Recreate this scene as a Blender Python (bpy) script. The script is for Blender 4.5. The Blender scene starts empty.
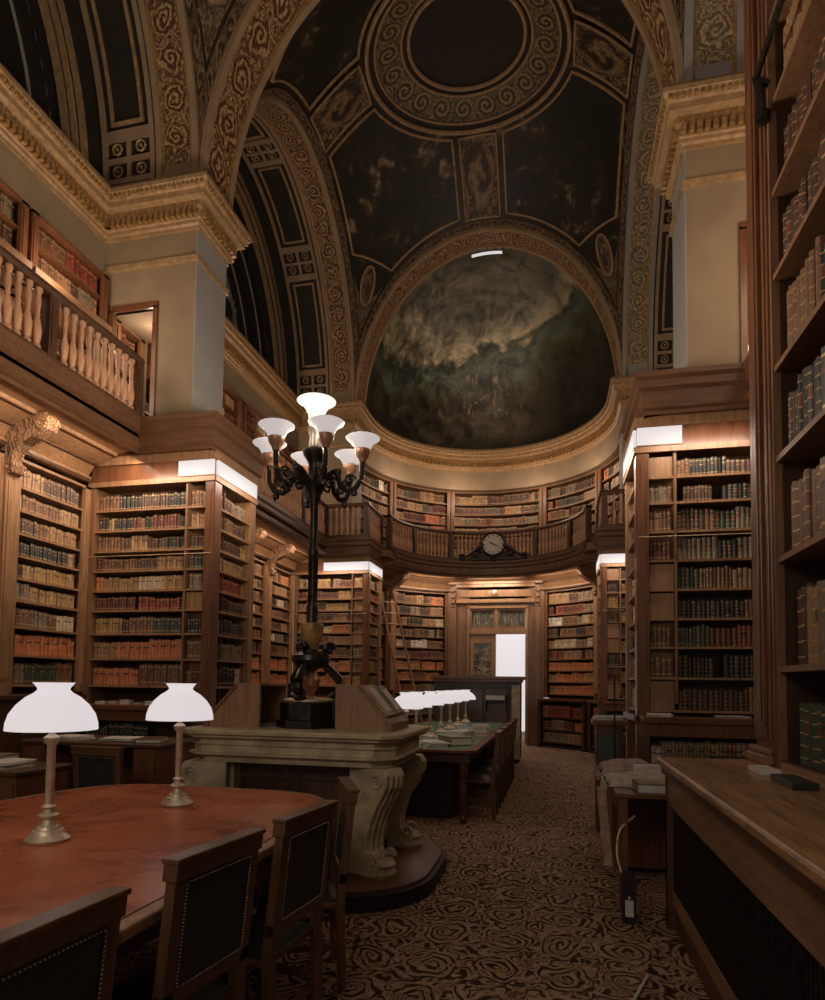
import bpy, math, random
from mathutils import Vector, Matrix
PI = math.pi
rnd = random.Random(7)
SC = bpy.context.scene
COL = SC.collection
F = 634.0; TH = math.radians(12.7)
CT, ST = math.cos(TH), math.sin(TH)
XC = -1.5                      # centre line of the room
EYE = 1.5

# ---------------------------------------------------------------- materials
MATS = {}
def new_mat(name):
    m = bpy.data.materials.new(name); m.use_nodes = True
    nt = m.node_tree
    for n in list(nt.nodes): nt.nodes.remove(n)
    out = nt.nodes.new('ShaderNodeOutputMaterial')
    b = nt.nodes.new('ShaderNodeBsdfPrincipled')
    nt.links.new(b.outputs[0], out.inputs[0])
    MATS[name] = m
    return m, nt, b
def N(nt, t, **kw):
    n = nt.nodes.new(t)
    for k, v in kw.items(): setattr(n, k, v)
    return n
def L(nt, a, b): nt.links.new(a, b)
def mathn(nt, op, a, b=None, c=None):
    n = N(nt, 'ShaderNodeMath', operation=op)
    for i, v in enumerate((a, b, c)):
        if v is None: continue
        if isinstance(v, (int, float)): n.inputs[i].default_value = v
        else: L(nt, v, n.inputs[i])
    return n.outputs[0]
def rampn(nt, fac, stops):
    r = N(nt, 'ShaderNodeValToRGB')
    el = r.color_ramp.elements
    while len(el) > 1: el.remove(el[-1])
    el[0].position = stops[0][0]; el[0].color = (*stops[0][1], 1)
    for p, c in stops[1:]:
        e = el.new(p); e.color = (*c, 1)
    L(nt, fac, r.inputs[0])
    return r.outputs[0]
def noise(nt, vec, scale, detail=4, rough=.55, dist=0):
    n = N(nt, 'ShaderNodeTexNoise')
    n.inputs['Scale'].default_value = scale; n.inputs['Detail'].default_value = detail
    n.inputs['Roughness'].default_value = rough; n.inputs['Distortion'].default_value = dist
    if vec is not None: L(nt, vec, n.inputs['Vector'])
    return n
def bump(nt, b, h, strength=.3, dist=.01):
    n = N(nt, 'ShaderNodeBump'); n.inputs['Strength'].default_value = strength; n.inputs['Distance'].default_value = dist
    L(nt, h, n.inputs['Height']); L(nt, n.outputs[0], b.inputs['Normal'])
def vmul(nt, vec, s):
    n = N(nt, 'ShaderNodeVectorMath', operation='MULTIPLY'); L(nt, vec, n.inputs[0]); n.inputs[1].default_value = s
    return n.outputs[0]

def plain(name, col, rough=.5, metal=0, var=.25, scale=6, bmp=.15, stretch=(1, 1, 1), spec=.5):
    m, nt, b = new_mat(name)
    tc = N(nt, 'ShaderNodeTexCoord')
    v = vmul(nt, tc.outputs['Object'], stretch)
    nz = noise(nt, v, scale)
    lo = tuple(c * (1 - var) for c in col); hi = tuple(min(1, c * (1 + var)) for c in col)
    L(nt, rampn(nt, nz.outputs['Fac'], [(.3, lo), (.7, hi)]), b.inputs['Base Color'])
    b.inputs['Roughness'].default_value = rough; b.inputs['Metallic'].default_value = metal
    b.inputs['Specular IOR Level'].default_value = spec
    if bmp: bump(nt, b, nz.outputs['Fac'], bmp, .004)
    return m
def wood(name, col, rough=.42, var=.35, axis='z'):
    m, nt, b = new_mat(name)
    tc = N(nt, 'ShaderNodeTexCoord')
    st = {'z': (14, 14, 1.3), 'y': (14, 1.3, 14), 'x': (1.3, 14, 14)}[axis]
    v = vmul(nt, tc.outputs['Object'], st)
    nz = noise(nt, v, 2.2, 6, .6, .6)
    n2 = noise(nt, tc.outputs['Object'], 1.7, 3)
    f = mathn(nt, 'ADD', mathn(nt, 'MULTIPLY', nz.outputs['Fac'], .7), mathn(nt, 'MULTIPLY', n2.outputs['Fac'], .3))
    lo = tuple(c * (1 - var) for c in col); hi = tuple(min(1, c * (1 + var)) for c in col)
    L(nt, rampn(nt, f, [(.35, lo), (.62, hi)]), b.inputs['Base Color'])
    b.inputs['Roughness'].default_value = rough
    bump(nt, b, nz.outputs['Fac'], .12, .003)
    return m
def emis(name, col, strength, base=.12):
    m, nt, b = new_mat(name)
    b.inputs['Base Color'].default_value = (base, base, base, 1); b.inputs['Specular IOR Level'].default_value = .2
    b.inputs['Emission Color'].default_value = (*col, 1); b.inputs['Emission Strength'].default_value = strength
    return m

def spiral(nt, vec, freq=20., warp=.3, wscale=2.2):
    """spiral scrollwork in unit cells of a UV space: returns (line factor, radius)"""
    nz = noise(nt, vec, wscale, 2)
    sub = N(nt, 'ShaderNodeVectorMath', operation='SUBTRACT'); L(nt, nz.outputs['Color'], sub.inputs[0]); sub.inputs[1].default_value = (.5, .5, .5)
    wv = vmul(nt, sub.outputs[0], (warp, warp, 0))
    add = N(nt, 'ShaderNodeVectorMath', operation='ADD'); L(nt, vec, add.inputs[0]); L(nt, wv, add.inputs[1])
    sep0 = N(nt, 'ShaderNodeSeparateXYZ'); L(nt, add.outputs[0], sep0.inputs[0])
    fl = N(nt, 'ShaderNodeVectorMath', operation='FLOOR'); L(nt, add.outputs[0], fl.inputs[0])
    fr = N(nt, 'ShaderNodeVectorMath', operation='SUBTRACT'); L(nt, add.outputs[0], fr.inputs[0]); L(nt, fl.outputs[0], fr.inputs[1])
    sf = N(nt, 'ShaderNodeSeparateXYZ'); L(nt, fl.outputs[0], sf.inputs[0])
    sc = N(nt, 'ShaderNodeSeparateXYZ'); L(nt, fr.outputs[0], sc.inputs[0])
    x = mathn(nt, 'SUBTRACT', sc.outputs[0], .5); y = mathn(nt, 'SUBTRACT', sc.outputs[1], .5)
    par = mathn(nt, 'SUBTRACT', mathn(nt, 'MULTIPLY', mathn(nt, 'FLOORED_MODULO', mathn(nt, 'ADD', sf.outputs[0], sf.outputs[1]), 2), 2), 1)
    r = mathn(nt, 'SQRT', mathn(nt, 'ADD', mathn(nt, 'MULTIPLY', x, x), mathn(nt, 'MULTIPLY', y, y)))
    a = mathn(nt, 'ARCTAN2', y, mathn(nt, 'MULTIPLY', x, par))
    s = mathn(nt, 'SINE', mathn(nt, 'ADD', a, mathn(nt, 'MULTIPLY', r, freq)))
    return s, r
def scrollmat(name, dark, light, hi, scale=(1, 1, 1), freq=34, warp=.55, rough=.45, leaf=7., coord='UV', thr=.5, bstr=.6, metal=0):
    m, nt, b = new_mat(name)
    tc = N(nt, 'ShaderNodeTexCoord')
    v = vmul(nt, tc.outputs[coord], scale)
    s, r = spiral(nt, v, freq, warp)
    nz = noise(nt, v, leaf, 3, .6, .8)
    # spiral inside the cell, broken leaves outside it
    leafs = mathn(nt, 'SINE', mathn(nt, 'MULTIPLY', nz.outputs['Fac'], 26))
    k = N(nt, 'ShaderNodeMapRange', interpolation_type='SMOOTHSTEP'); L(nt, r, k.inputs[0])
    k.inputs[1].default_value = .36; k.inputs[2].default_value = .5
    mx = N(nt, 'ShaderNodeMix'); L(nt, k.outputs[0], mx.inputs[0]); L(nt, s, mx.inputs[2]); L(nt, leafs, mx.inputs[3])
    tot = mathn(nt, 'ADD', mathn(nt, 'MULTIPLY', mx.outputs[0], .19), mathn(nt, 'ADD', mathn(nt, 'MULTIPLY', noise(nt, v, 13, 4, .65, 1.2).outputs['Fac'], 1.0), .03))
    L(nt, rampn(nt, tot, [(thr - .1, dark), (thr + .06, light), (thr + .32, hi)]), b.inputs['Base Color'])
    b.inputs['Roughness'].default_value = rough; b.inputs['Metallic'].default_value = metal
    bump(nt, b, tot, bstr, .02)
    return m

W_ = wood('oak_brown', (.19, .095, .046))
WD = wood('dark_walnut', (.07, .032, .016))
WDY = wood('dark_walnut_along', (.075, .034, .017), axis='y')
WL = wood('honey_oak', (.27, .145, .072))
WLY = wood('honey_oak_along', (.20, .105, .052), axis='y')
CHW = wood('dark_chair_wood', (.10, .045, .02), rough=.35)
WR = wood('red_mahogany', (.14, .056, .026), rough=.32)
WRY = wood('worn_worktop_wood', (.30, .165, .072), rough=.28, axis='y', var=.6)
FASC = wood('dark_fascia_wood', (.115, .052, .026), axis='x')
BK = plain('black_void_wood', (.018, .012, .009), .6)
BKP = wood('bookcase_back_wood', (.05, .024, .013))
TAN = plain('tan_plaster', (.33, .23, .135), .7, var=.15, scale=3)
TANG = plain('gilt_tan_moulding', (.37, .235, .12), .45, var=.3, scale=14, bmp=.3)
GOLD = plain('aged_gold', (.42, .255, .10), .42, .4, var=.45, scale=22, bmp=.5)
PIER = plain('olive_stone', (.27, .20, .125), .75, var=.12, scale=2.5)
GREY = plain('pale_grey_stone', (.30, .29, .28), .7, var=.08, scale=3)
DARKC = plain('dark_vault_brown', (.022, .017, .012), .7)
BRASS = plain('brass', (.56, .46, .32), .42, .55, var=.25, scale=30, bmp=.2)
BRONZE = plain('dark_bronze', (.035, .03, .024), .35, .7, var=.5, scale=25, bmp=.5)
LEATH = plain('black_green_leather', (.018, .022, .018), .42, var=.5, scale=18, bmp=.3)
PAPER = plain('paper', (.55, .52, .46), .8, var=.12, scale=12)
CLOTH = plain('faded_pink_cloth', (.26, .17, .155), .9, var=.35, scale=16, bmp=.5)
STONE = plain('carved_limed_wood', (.40, .325, .20), .55, var=.35, scale=7, bmp=.4)
GREEN = plain('green_leather_top', (.14, .28, .19), .25, var=.3, scale=8)
GLASSD = plain('dark_glass', (.03, .035, .035), .12, var=.5, scale=3, bmp=0)
MIRR = scrollmat('painted_reflection_glass', (.03, .025, .02), (.10, .08, .055), (.5, .38, .26), (1.6, 1.6, 1.6), coord='Object', warp=1.2, freq=8, bstr=0, rough=.15)  # tan reflections in the pane are painted into its colour
WHITE = plain('white_paint', (.6, .58, .55), .6, var=.05)
SHADE = emis('lit_milk_glass', (1, .91, .92), .70)
TULIP = emis('lit_frosted_glass', (1, .88, .84), .55, .04)
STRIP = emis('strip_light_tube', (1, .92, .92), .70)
DAY = emis('daylight_pane', (1, .91, .94), .72)
ETCH = scrollmat('etched_green_glass', (.02, .03, .02), (.09, .09, .07), (.3, .27, .2), (6, 6, 1), coord='Object')
SCROLL = scrollmat('gilded_scrollwork', (.075, .035, .018), (.25, .135, .06), (.66, .44, .22), (1, 1, 1))
SCROLLG = scrollmat('gilded_scroll_on_grey', (.14, .10, .06), (.30, .215, .12), (.58, .45, .27), (1, 1, 1))
ROSE = scrollmat('ring_of_rosettes', (.035, .025, .015), (.16, .11, .055), (.42, .29, .14), (1, 1, 1), freq=26, warp=.08)
RIBM = scrollmat('grotesque_panel', (.03, .02, .013), (.12, .075, .04), (.34, .22, .11), (1, 1, 1), freq=16, warp=.6)
CARVE = scrollmat('carved_honey_oak', (.10, .045, .02), (.30, .15, .07), (.45, .26, .13), (5, 5, 5), coord='Object', bstr=.8)

def vault_paint():
    m, nt, b = new_mat('dark_vault_painting')
    tc = N(nt, 'ShaderNodeTexCoord')
    a = noise(nt, tc.outputs['Object'], 1.1, 6, .62, .7)
    c = noise(nt, tc.outputs['Object'], 3.4, 5, .6, .9)
    f = mathn(nt, 'ADD', mathn(nt, 'MULTIPLY', a.outputs['Fac'], .55), mathn(nt, 'MULTIPLY', c.outputs['Fac'], .45))
    L(nt, rampn(nt, f, [(.36, (.012, .012, .008)), (.50, (.018, .017, .012)), (.565, (.035, .028, .018)), (.60, (.12, .085, .055)), (.65, (.34, .24, .16))]), b.inputs['Base Color'])
    b.inputs['Roughness'].default_value = .5
vault_paint(); VPAINT = MATS['dark_vault_painting']
def landscape():
    m, nt, b = new_mat('landscape_mural')
    tc = N(nt, 'ShaderNodeTexCoord'); uv = tc.outputs['UV']
    sp = N(nt, 'ShaderNodeSeparateXYZ'); L(nt, uv, sp.inputs[0])
    nz = noise(nt, tc.outputs['Object'], .75, 8, .62, .5)
    n2 = noise(nt, tc.outputs['Object'], 2.6, 6, .65, .6)
    n3 = noise(nt, vmul(nt, tc.outputs['Object'], (2.2, 1, .9)), 3.6, 6, .7, .5)
    # hill line: v shifted by noise and a slow slope rising to one side
    v = mathn(nt, 'ADD', sp.outputs[1], mathn(nt, 'MULTIPLY', mathn(nt, 'SUBTRACT', nz.outputs['Fac'], .5), .55))
    v = mathn(nt, 'SUBTRACT', v, mathn(nt, 'MULTIPLY', mathn(nt, 'SUBTRACT', sp.outputs[0], .5), .22))
    base = rampn(nt, v, [(.0, (.06, .05, .035)), (.22, (.10, .085, .06)), (.31, (.15, .16, .11)), (.37, (.22, .27, .23)), (.43, (.10, .14, .10)), (.47, (.80, .68, .45)), (.54, (.55, .50, .37)), (.62, (.20, .21, .17)), (.74, (.19, .18, .135)), (.86, (.09, .09, .07)), (1, (.05, .048, .036))])
    spots = rampn(nt, n2.outputs['Fac'], [(.36, (.35, .35, .33)), (.5, (.9, .9, .9)), (.64, (1.5, 1.45, 1.35)), (.75, (2.2, 2.0, 1.8))])
    mx = N(nt, 'ShaderNodeMix', data_type='RGBA', blend_type='MULTIPLY'); mx.inputs[0].default_value = 1
    L(nt, base, mx.inputs[6]); L(nt, spots, mx.inputs[7])
    # dark trees at both ends
    d = mathn(nt, 'ABSOLUTE', mathn(nt, 'SUBTRACT', mathn(nt, 'ADD', sp.outputs[0], mathn(nt, 'MULTIPLY', mathn(nt, 'SUBTRACT', n2.outputs['Fac'], .5), .5)), .47))
    dk = rampn(nt, d, [(.16, (1, 1, 1)), (.34, (.42, .44, .40)), (.5, (.28, .29, .26))])
    m2 = N(nt, 'ShaderNodeMix', data_type='RGBA', blend_type='MULTIPLY'); m2.inputs[0].default_value = 1
    L(nt, mx.outputs[2], m2.inputs[6]); L(nt, dk, m2.inputs[7])
    # pale and reddish groups low in the middle
    fig = mathn(nt, 'MULTIPLY', rampn(nt, n3.outputs['Fac'], [(.55, (0, 0, 0)), (.66, (.8, .8, .8))]), mathn(nt, 'MULTIPLY', rampn(nt, sp.outputs[1], [(.08, (0, 0, 0)), (.18, (1, 1, 1)), (.36, (1, 1, 1)), (.44, (0, 0, 0))]), rampn(nt, mathn(nt, 'ABSOLUTE', mathn(nt, 'SUBTRACT', sp.outputs[0], .46)), [(.08, (1, 1, 1)), (.20, (0, 0, 0))])))
    m3 = N(nt, 'ShaderNodeMix', data_type='RGBA'); L(nt, fig, m3.inputs[0]); L(nt, m2.outputs[2], m3.inputs[6])
    L(nt, rampn(nt, nz.outputs['Fac'], [(.4, (.75, .66, .56)), (.5, (.60, .30, .20)), (.6, (.5, .45, .38))]), m3.inputs[7])
    L(nt, m3.outputs[2], b.inputs['Base Color'])
    b.inputs['Roughness'].default_value = .42
landscape(); MURAL = MATS['landscape_mural']
def carpet():
    m, nt, b = new_mat('scroll_carpet')
    tc = N(nt, 'ShaderNodeTexCoord')
    v = vmul(nt, tc.outputs['Object'], (2.9, 2.4, 1))
    s, r = spiral(nt, v, 46, .75, 1.3)
    v2 = vmul(nt, tc.outputs['Object'], (4.6, 4.0, 1))
    s2, r2 = spiral(nt, v2, 24, 1.3, 1.6)
    nz = noise(nt, tc.outputs['Object'], 8, 4, .6, 1.0)
    k = N(nt, 'ShaderNodeMapRange', interpolation_type='SMOOTHSTEP'); L(nt, r, k.inputs[0]); k.inputs[1].default_value = .36; k.inputs[2].default_value = .50
    mx = N(nt, 'ShaderNodeMix'); L(nt, k.outputs[0], mx.inputs[0]); L(nt, s, mx.inputs[2]); L(nt, s2, mx.inputs[3])
    t = mathn(nt, 'ADD', mathn(nt, 'MULTIPLY', mx.outputs[0], .17), mathn(nt, 'ADD', mathn(nt, 'MULTIPLY', nz.outputs['Fac'], .8), .12))
    c = rampn(nt, t, [(.28, (.03, .018, .013)), (.41, (.055, .027, .018)), (.49, (.19, .115, .07)), (.62, (.40, .28, .18)), (.74, (.16, .075, .05))])
    L(nt, c, b.inputs['Base Color']); b.inputs['Roughness'].default_value = .95; b.inputs['Specular IOR Level'].default_value = .1
    fz = noise(nt, tc.outputs['Object'], 300, 2)
    bump(nt, b, fz.outputs['Fac'], .4, .004)
carpet(); CARPET = MATS['scroll_carpet']
def redleather():
    m, nt, b = new_mat('red_leather_tabletop')
    tc = N(nt, 'ShaderNodeTexCoord')
    nz = noise(nt, tc.outputs['Object'], 2.6, 8, .65, .6); n2 = noise(nt, tc.outputs['Object'], 40, 3)
    L(nt, rampn(nt, nz.outputs['Fac'], [(.30, (.12, .035, .016)), (.44, (.36, .08, .028)), (.66, (.50, .14, .055))]), b.inputs['Base Color'])
    L(nt, rampn(nt, nz.outputs['Fac'], [(.35, (.24, .24, .24)), (.65, (.34, .34, .34))]), b.inputs['Roughness'])
    b.inputs['Specular IOR Level'].default_value = .35
    bump(nt, b, n2.outputs['Fac'], .12, .002)
redleather(); REDL = MATS['red_leather_tabletop']

BOOKCOL = [('tan', (.30, .175, .09)), ('brown', (.17, .085, .045)), ('dark brown', (.075, .04, .025)), ('orange red', (.50, .165, .07)),
           ('red', (.22, .045, .03)), ('black', (.025, .024, .02)), ('cream', (.50, .40, .27)), ('dark green', (.045, .06, .04)),
           ('maroon', (.105, .03, .022)), ('grey brown', (.19, .145, .10)), ('ochre', (.33, .2, .08)), ('white', (.6, .57, .5))]
BM = []
for n_, c_ in BOOKCOL:
    BM.append(plain('leather_' + n_.replace(' ', '_'), c_, .5, var=.3, scale=9, bmp=.25))
GILT = plain('gilt_tooling', (.50, .33, .14), .4, .3, var=.3, scale=40, bmp=0)
LABR = plain('red_title_label', (.16, .035, .02), .5, var=.2)

# ---------------------------------------------------------------- mesh helpers
class Fr:
    """a straight run along a wall: s to the viewer's right, d towards the viewer"""
    curved = False
    def __init__(s, ox, oy, nx, ny): s.o = (ox, oy); s.n = (nx, ny); s.r = (-ny, nx)
    def P(s, a, d, z): return (s.o[0] + s.r[0] * a + s.n[0] * d, s.o[1] + s.r[1] * a + s.n[1] * d, z)
    def Nn(s, a): return s.n
class Arc:
    """a run round the apse, s = r * angle from the far end towards +X"""
    curved = True
    def __init__(s, cx, cy, r, a0): s.c = (cx, cy); s.R = r; s.a0 = a0
    def P(s, a, d, z):
        t = s.a0 + a / s.R
        return (s.c[0] + (s.R - d) * math.sin(t), s.c[1] + (s.R - d) * math.cos(t), z)
    def Nn(s, a):
        t = s.a0 + a / s.R
        return (-math.sin(t), -math.cos(t))
WORLD = Fr(0, 0, 0, -1)   # s = x, d = -y
class MB:
    def __init__(s): s.v = []; s.f = []; s.m = []; s.uv = []
    def face(s, pts, mi=0, uv=None):
        i = len(s.v); s.v += [tuple(p) for p in pts]; s.f.append(tuple(range(i, i + len(pts)))); s.m.append(mi)
        s.uv.append(uv or [(0, 0)] * len(pts))
    def hexa(s, p, mi=0):
        i = len(s.v); s.v += [tuple(q) for q in p]
        for f in ((0, 3, 2, 1), (4, 5, 6, 7), (0, 1, 5, 4), (1, 2, 6, 5), (2, 3, 7, 6), (3, 0, 4, 7)):
            s.f.append(tuple(i + k for k in f)); s.m.append(mi); s.uv.append([(0, 0)] * 4)
    def box(s, fr, s0, s1, d0, d1, z0, z1, mi=0):
        n = max(1, int(abs(s1 - s0) / .22)) if fr.curved else 1
        for k in range(n):
            a = s0 + (s1 - s0) * k / n; b = s0 + (s1 - s0) * (k + 1) / n
            s.hexa([fr.P(a, d0, z0), fr.P(b, d0, z0), fr.P(b, d1, z0), fr.P(a, d1, z0),
                    fr.P(a, d0, z1), fr.P(b, d0, z1), fr.P(b, d1, z1), fr.P(a, d1, z1)], mi)
        return s
    def wbox(s, x0, x1, y0, y1, z0, z1, mi=0):
        s.hexa([(x0, y0, z0), (x1, y0, z0), (x1, y1, z0), (x0, y1, z0), (x0, y0, z1), (x1, y0, z1), (x1, y1, z1), (x0, y1, z1)], mi); return s
    def grid(s, fn, nu, nv, mi=0, uv=None):
        i = len(s.v)
        for a in range(nu + 1):
            for b in range(nv + 1): s.v.append(tuple(fn(a / nu, b / nv)))
        for a in range(nu):
            for b in range(nv):
                q = (i + a * (nv + 1) + b, i + (a + 1) * (nv + 1) + b, i + (a + 1) * (nv + 1) + b + 1, i + a * (nv + 1) + b + 1)
                s.f.append(q); s.m.append(mi)
                if uv: s.uv.append([uv(x / nu, y / nv) for x, y in ((a, b), (a + 1, b), (a + 1, b + 1), (a, b + 1))])
                else: s.uv.append([(x / nu, y / nv) for x, y in ((a, b), (a + 1, b), (a + 1, b + 1), (a, b + 1))])
        return s
    def lathe(s, c, prof, seg=16, mi=0, sx=1, sy=1):
        i = len(s.v); n = len(prof)
        for k in range(seg):
            t = 2 * PI * k / seg
            for r, z in prof: s.v.append((c[0] + r * sx * math.cos(t), c[1] + r * sy * math.sin(t), c[2] + z))
        for k in range(seg):
            k2 = (k + 1) % seg
            for j in range(n - 1):
                s.f.append((i + k * n + j, i + k2 * n + j, i + k2 * n + j + 1, i + k * n + j + 1)); s.m.append(mi); s.uv.append([(0, 0)] * 4)
        for j, rev in ((0, True), (n - 1, False)):
            if prof[j][0] > 1e-4:
                q = [i + k * n + j for k in range(seg)]
                if rev: q = q[::-1]
                s.f.append(tuple(q)); s.m.append(mi); s.uv.append([(0, 0)] * seg)
        return s
    def tube(s, pts, r, seg=6, mi=0, closed=False, r1=None):
        pts = [Vector(p) for p in pts]; n = len(pts); i = len(s.v)
        up = Vector((0, 0, 1))
        for k, p in enumerate(pts):
            a = pts[(k - 1) % n] if (closed or k > 0) else p
            b = pts[(k + 1) % n] if (closed or k < n - 1) else p
            t = (b - a).normalized()
            ref = up if abs(t.dot(up)) < .93 else Vector((1, 0, 0))
            x = t.cross(ref).normalized(); y = t.cross(x).normalized()
            rr = r if r1 is None else r + (r1 - r) * k / (n - 1)
            if isinstance(r, (list, tuple)): rr = r[k]
            for j in range(seg):
                q = p + x * rr * math.cos(2 * PI * j / seg) + y * rr * math.sin(2 * PI * j / seg)
                s.v.append(tuple(q))
        for k in range(n if closed else n - 1):
            k2 = (k + 1) % n
            for j in range(seg):
                j2 = (j + 1) % seg
                s.f.append((i + k * seg + j, i + k * seg + j2, i + k2 * seg + j2, i + k2 * seg + j)); s.m.append(mi); s.uv.append([(0, 0)] * 4)
        if not closed:
            s.f.append(tuple(i + j for j in range(seg))[::-1]); s.m.append(mi); s.uv.append([(0, 0)] * seg)
            s.f.append(tuple(i + (n - 1) * seg + j for j in range(seg))); s.m.append(mi); s.uv.append([(0, 0)] * seg)
        return s
    def prism(s, fr, outline, d0, d1, mi=0):
        """outline of (s, z) pushed from d0 to d1"""
        i = len(s.v); n = len(outline)
        for d in (d0, d1):
            for a, z in outline: s.v.append(fr.P(a, d, z))
        s.f.append(tuple(range(i, i + n))); s.f.append(tuple(range(i + n, i + 2 * n))[::-1]); s.m += [mi, mi]; s.uv += [[(0, 0)] * n] * 2
        for k in range(n):
            k2 = (k + 1) % n
            s.f.append((i + k, i + n + k, i + n + k2, i + k2)); s.m.append(mi); s.uv.append([(0, 0)] * 4)
        return s
    def sweep(s, path, prof, mi=0, closed_prof=False):
        """prof of (out, z) carried along an (x, y) path; out is to the right of the direction of travel"""
        n = len(path); offs = []
        for k in range(n):
            ns = []
            if k > 0: a = (path[k][0] - path[k - 1][0], path[k][1] - path[k - 1][1]); l = math.hypot(*a); ns.append((a[1] / l, -a[0] / l))
            if k < n - 1: a = (path[k + 1][0] - path[k][0], path[k + 1][1] - path[k][1]); l = math.hypot(*a); ns.append((a[1] / l, -a[0] / l))
            if len(ns) == 1: offs.append(ns[0])
            else:
                d = 1 + ns[0][0] * ns[1][0] + ns[0][1] * ns[1][1]
                offs.append(((ns[0][0] + ns[1][0]) / d, (ns[0][1] + ns[1][1]) / d))
        i = len(s.v); m = len(prof)
        for (x, y), (ox, oy) in zip(path, offs):
            for o, z in prof: s.v.append((x + ox * o, y + oy * o, z))
        for k in range(n - 1):
            for j in range(m if closed_prof else m - 1):
                j2 = (j + 1) % m
                s.f.append((i + k * m + j, i + (k + 1) * m + j, i + (k + 1) * m + j2, i + k * m + j2)); s.m.append(mi); s.uv.append([(0, 0)] * 4)
        return s
    def build(s, name, mats, parent=None, origin=None, smooth=False, bevel=0, local=False):
        mats = mats if isinstance(mats, (list, tuple)) else [mats]
        if origin is None:
            if parent is not None: origin = WO[parent]
            else:
                xs = [v[0] for v in s.v]; ys = [v[1] for v in s.v]; zs = [v[2] for v in s.v]
                origin = ((min(xs) + max(xs)) / 2, (min(ys) + max(ys)) / 2, min(zs))
        me = bpy.data.meshes.new(name)
        me.from_pydata([(v[0] - origin[0], v[1] - origin[1], v[2] - origin[2]) for v in s.v], [], s.f)
        for m in mats: me.materials.append(m)
        me.polygons.foreach_set('material_index', s.m)
        uvl = me.uv_layers.new(name='UVMap')
        flat = [c for f in s.uv for p in f for c in p]
        uvl.data.foreach_set('uv', flat)
        if smooth:
            me.polygons.foreach_set('use_smooth', [True] * len(s.f))
        me.update()
        if smooth == 'auto' or smooth is True:
            try: me.set_sharp_from_angle(angle=math.radians(40))
            except Exception: pass
        o = bpy.data.objects.new(name, me); COL.objects.link(o)
        if parent is None: o.location = origin; WO[o] = origin
        else: o.parent = parent; WO[o] = origin
        if bevel:
            b = o.modifiers.new('bevel', 'BEVEL'); b.width = bevel; b.segments = 2; b.limit_method = 'ANGLE'
        return o
WO = {}
def thing(name, label, cat, loc=(0, 0, 0), group=None):
    o = bpy.data.objects.new(name, None); COL.objects.link(o); o.empty_display_size = .1
    o.location = loc; WO[o] = tuple(loc)
    o['label'] = label; o['category'] = cat
    if group: o['group'] = group
    return o
def tag(o, label, cat, group=None):
    o['label'] = label; o['category'] = cat
    if group: o['group'] = group
    return o
def struct(o): o['kind'] = 'structure'; return o
def copy_tree(o, parent=None):
    c = o.copy(); COL.objects.link(c); c.parent = parent
    for ch in list(o.children): copy_tree(ch, c)
    return c
def mx(x): return 2 * XC - x
ORD = 'first second third fourth fifth sixth seventh eighth ninth tenth eleventh twelfth thirteenth fourteenth fifteenth sixteenth seventeenth eighteenth nineteenth twentieth'.split()
TENS = {20: 'twenty', 30: 'thirty', 40: 'forty', 50: 'fifty', 60: 'sixty', 70: 'seventy'}
def ordw(n):
    if n <= 20: return ORD[n - 1]
    if n % 10 == 0: return {30: 'thirtieth', 40: 'fortieth', 50: 'fiftieth', 60: 'sixtieth', 70: 'seventieth'}[n]
    return TENS[n // 10 * 10] + '-' + ORD[n % 10 - 1]
# ================================================================ THE SETTING
ZS = 7.62; PA = 2.80; CA = 3.60
YP = [(0.5, 1.2), (6.75, 7.45), (13.0, 13.6)]
BAYS = [(1.2, 6.75), (7.45, 13.0)]
XP, XW = -4.30, -5.60
o = MB().wbox(-7.5, 4.5, -3.0, 22.0, -.1, 0).build('floor', CARPET); struct(o)
m = MB()
m.wbox(-6.6, -6.06, -1, 13.9, 0, ZS)
struct(m.build('wall_left', PIER))
m = MB()
m.wbox(mx(-6.06), mx(-6.6), -1, 13.9, 0, ZS)
struct(m.build('wall_right', PIER))
# apse wall, with an opening behind the door
m = MB(); ARC_C = (XC, 13.6)
RW = 2.98
A0 = math.radians(24)
def arcwall(a0, a1, r0, r1, z0, z1):
    n = 10
    for k in range(n):
        a = a0 + (a1 - a0) * k / n; b = a0 + (a1 - a0) * (k + 1) / n
        p = lambda t, r, z: (XC + r * math.sin(t), 13.6 + r * math.cos(t), z)
        m.hexa([p(a, r1, z0), p(b, r1, z0), p(b, r0, z0), p(a, r0, z0), p(a, r1, z1), p(b, r1, z1), p(b, r0, z1), p(a, r0, z1)])
arcwall(-PI / 2, -A0, 3.3, 3.6, 0, 4.3); arcwall(A0, PI / 2, 3.3, 3.6, 0, 4.3); arcwall(-PI / 2, PI / 2, 3.3, 3.6, 4.3, ZS)
for sx in (-1, 1):
    x0 = XC + sx * 2.6; x1 = XC + sx * 5.2
    m.wbox(min(x0, x1), max(x0, x1), 13.62, 13.9, 4.5, ZS + 3.4) if False else None
m.build('wall_far', W_)['kind'] = 'structure'
# plain upper frieze wall between upper shelves and cornice
m = MB()
for (y0, y1) in BAYS:
    m.wbox(-6.06, XW, y0, y1, 6.60, ZS - .1); m.wbox(mx(XW), mx(-6.06), y0, y1, 6.60, ZS - .1)
n = 24
for k in range(n):
    a = -PI / 2 + PI * k / n; b = a + PI / n
    p = lambda t, r, z: (XC + r * math.sin(t), 13.6 + r * math.cos(t), z)
    m.hexa([p(a, 3.3, 6.6), p(b, 3.3, 6.6), p(b, PA, 6.6), p(a, PA, 6.6), p(a, 3.3, ZS), p(b, 3.3, ZS), p(b, PA, ZS), p(a, PA, ZS)])
struct(m.build('trim_1', PIER))

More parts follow.
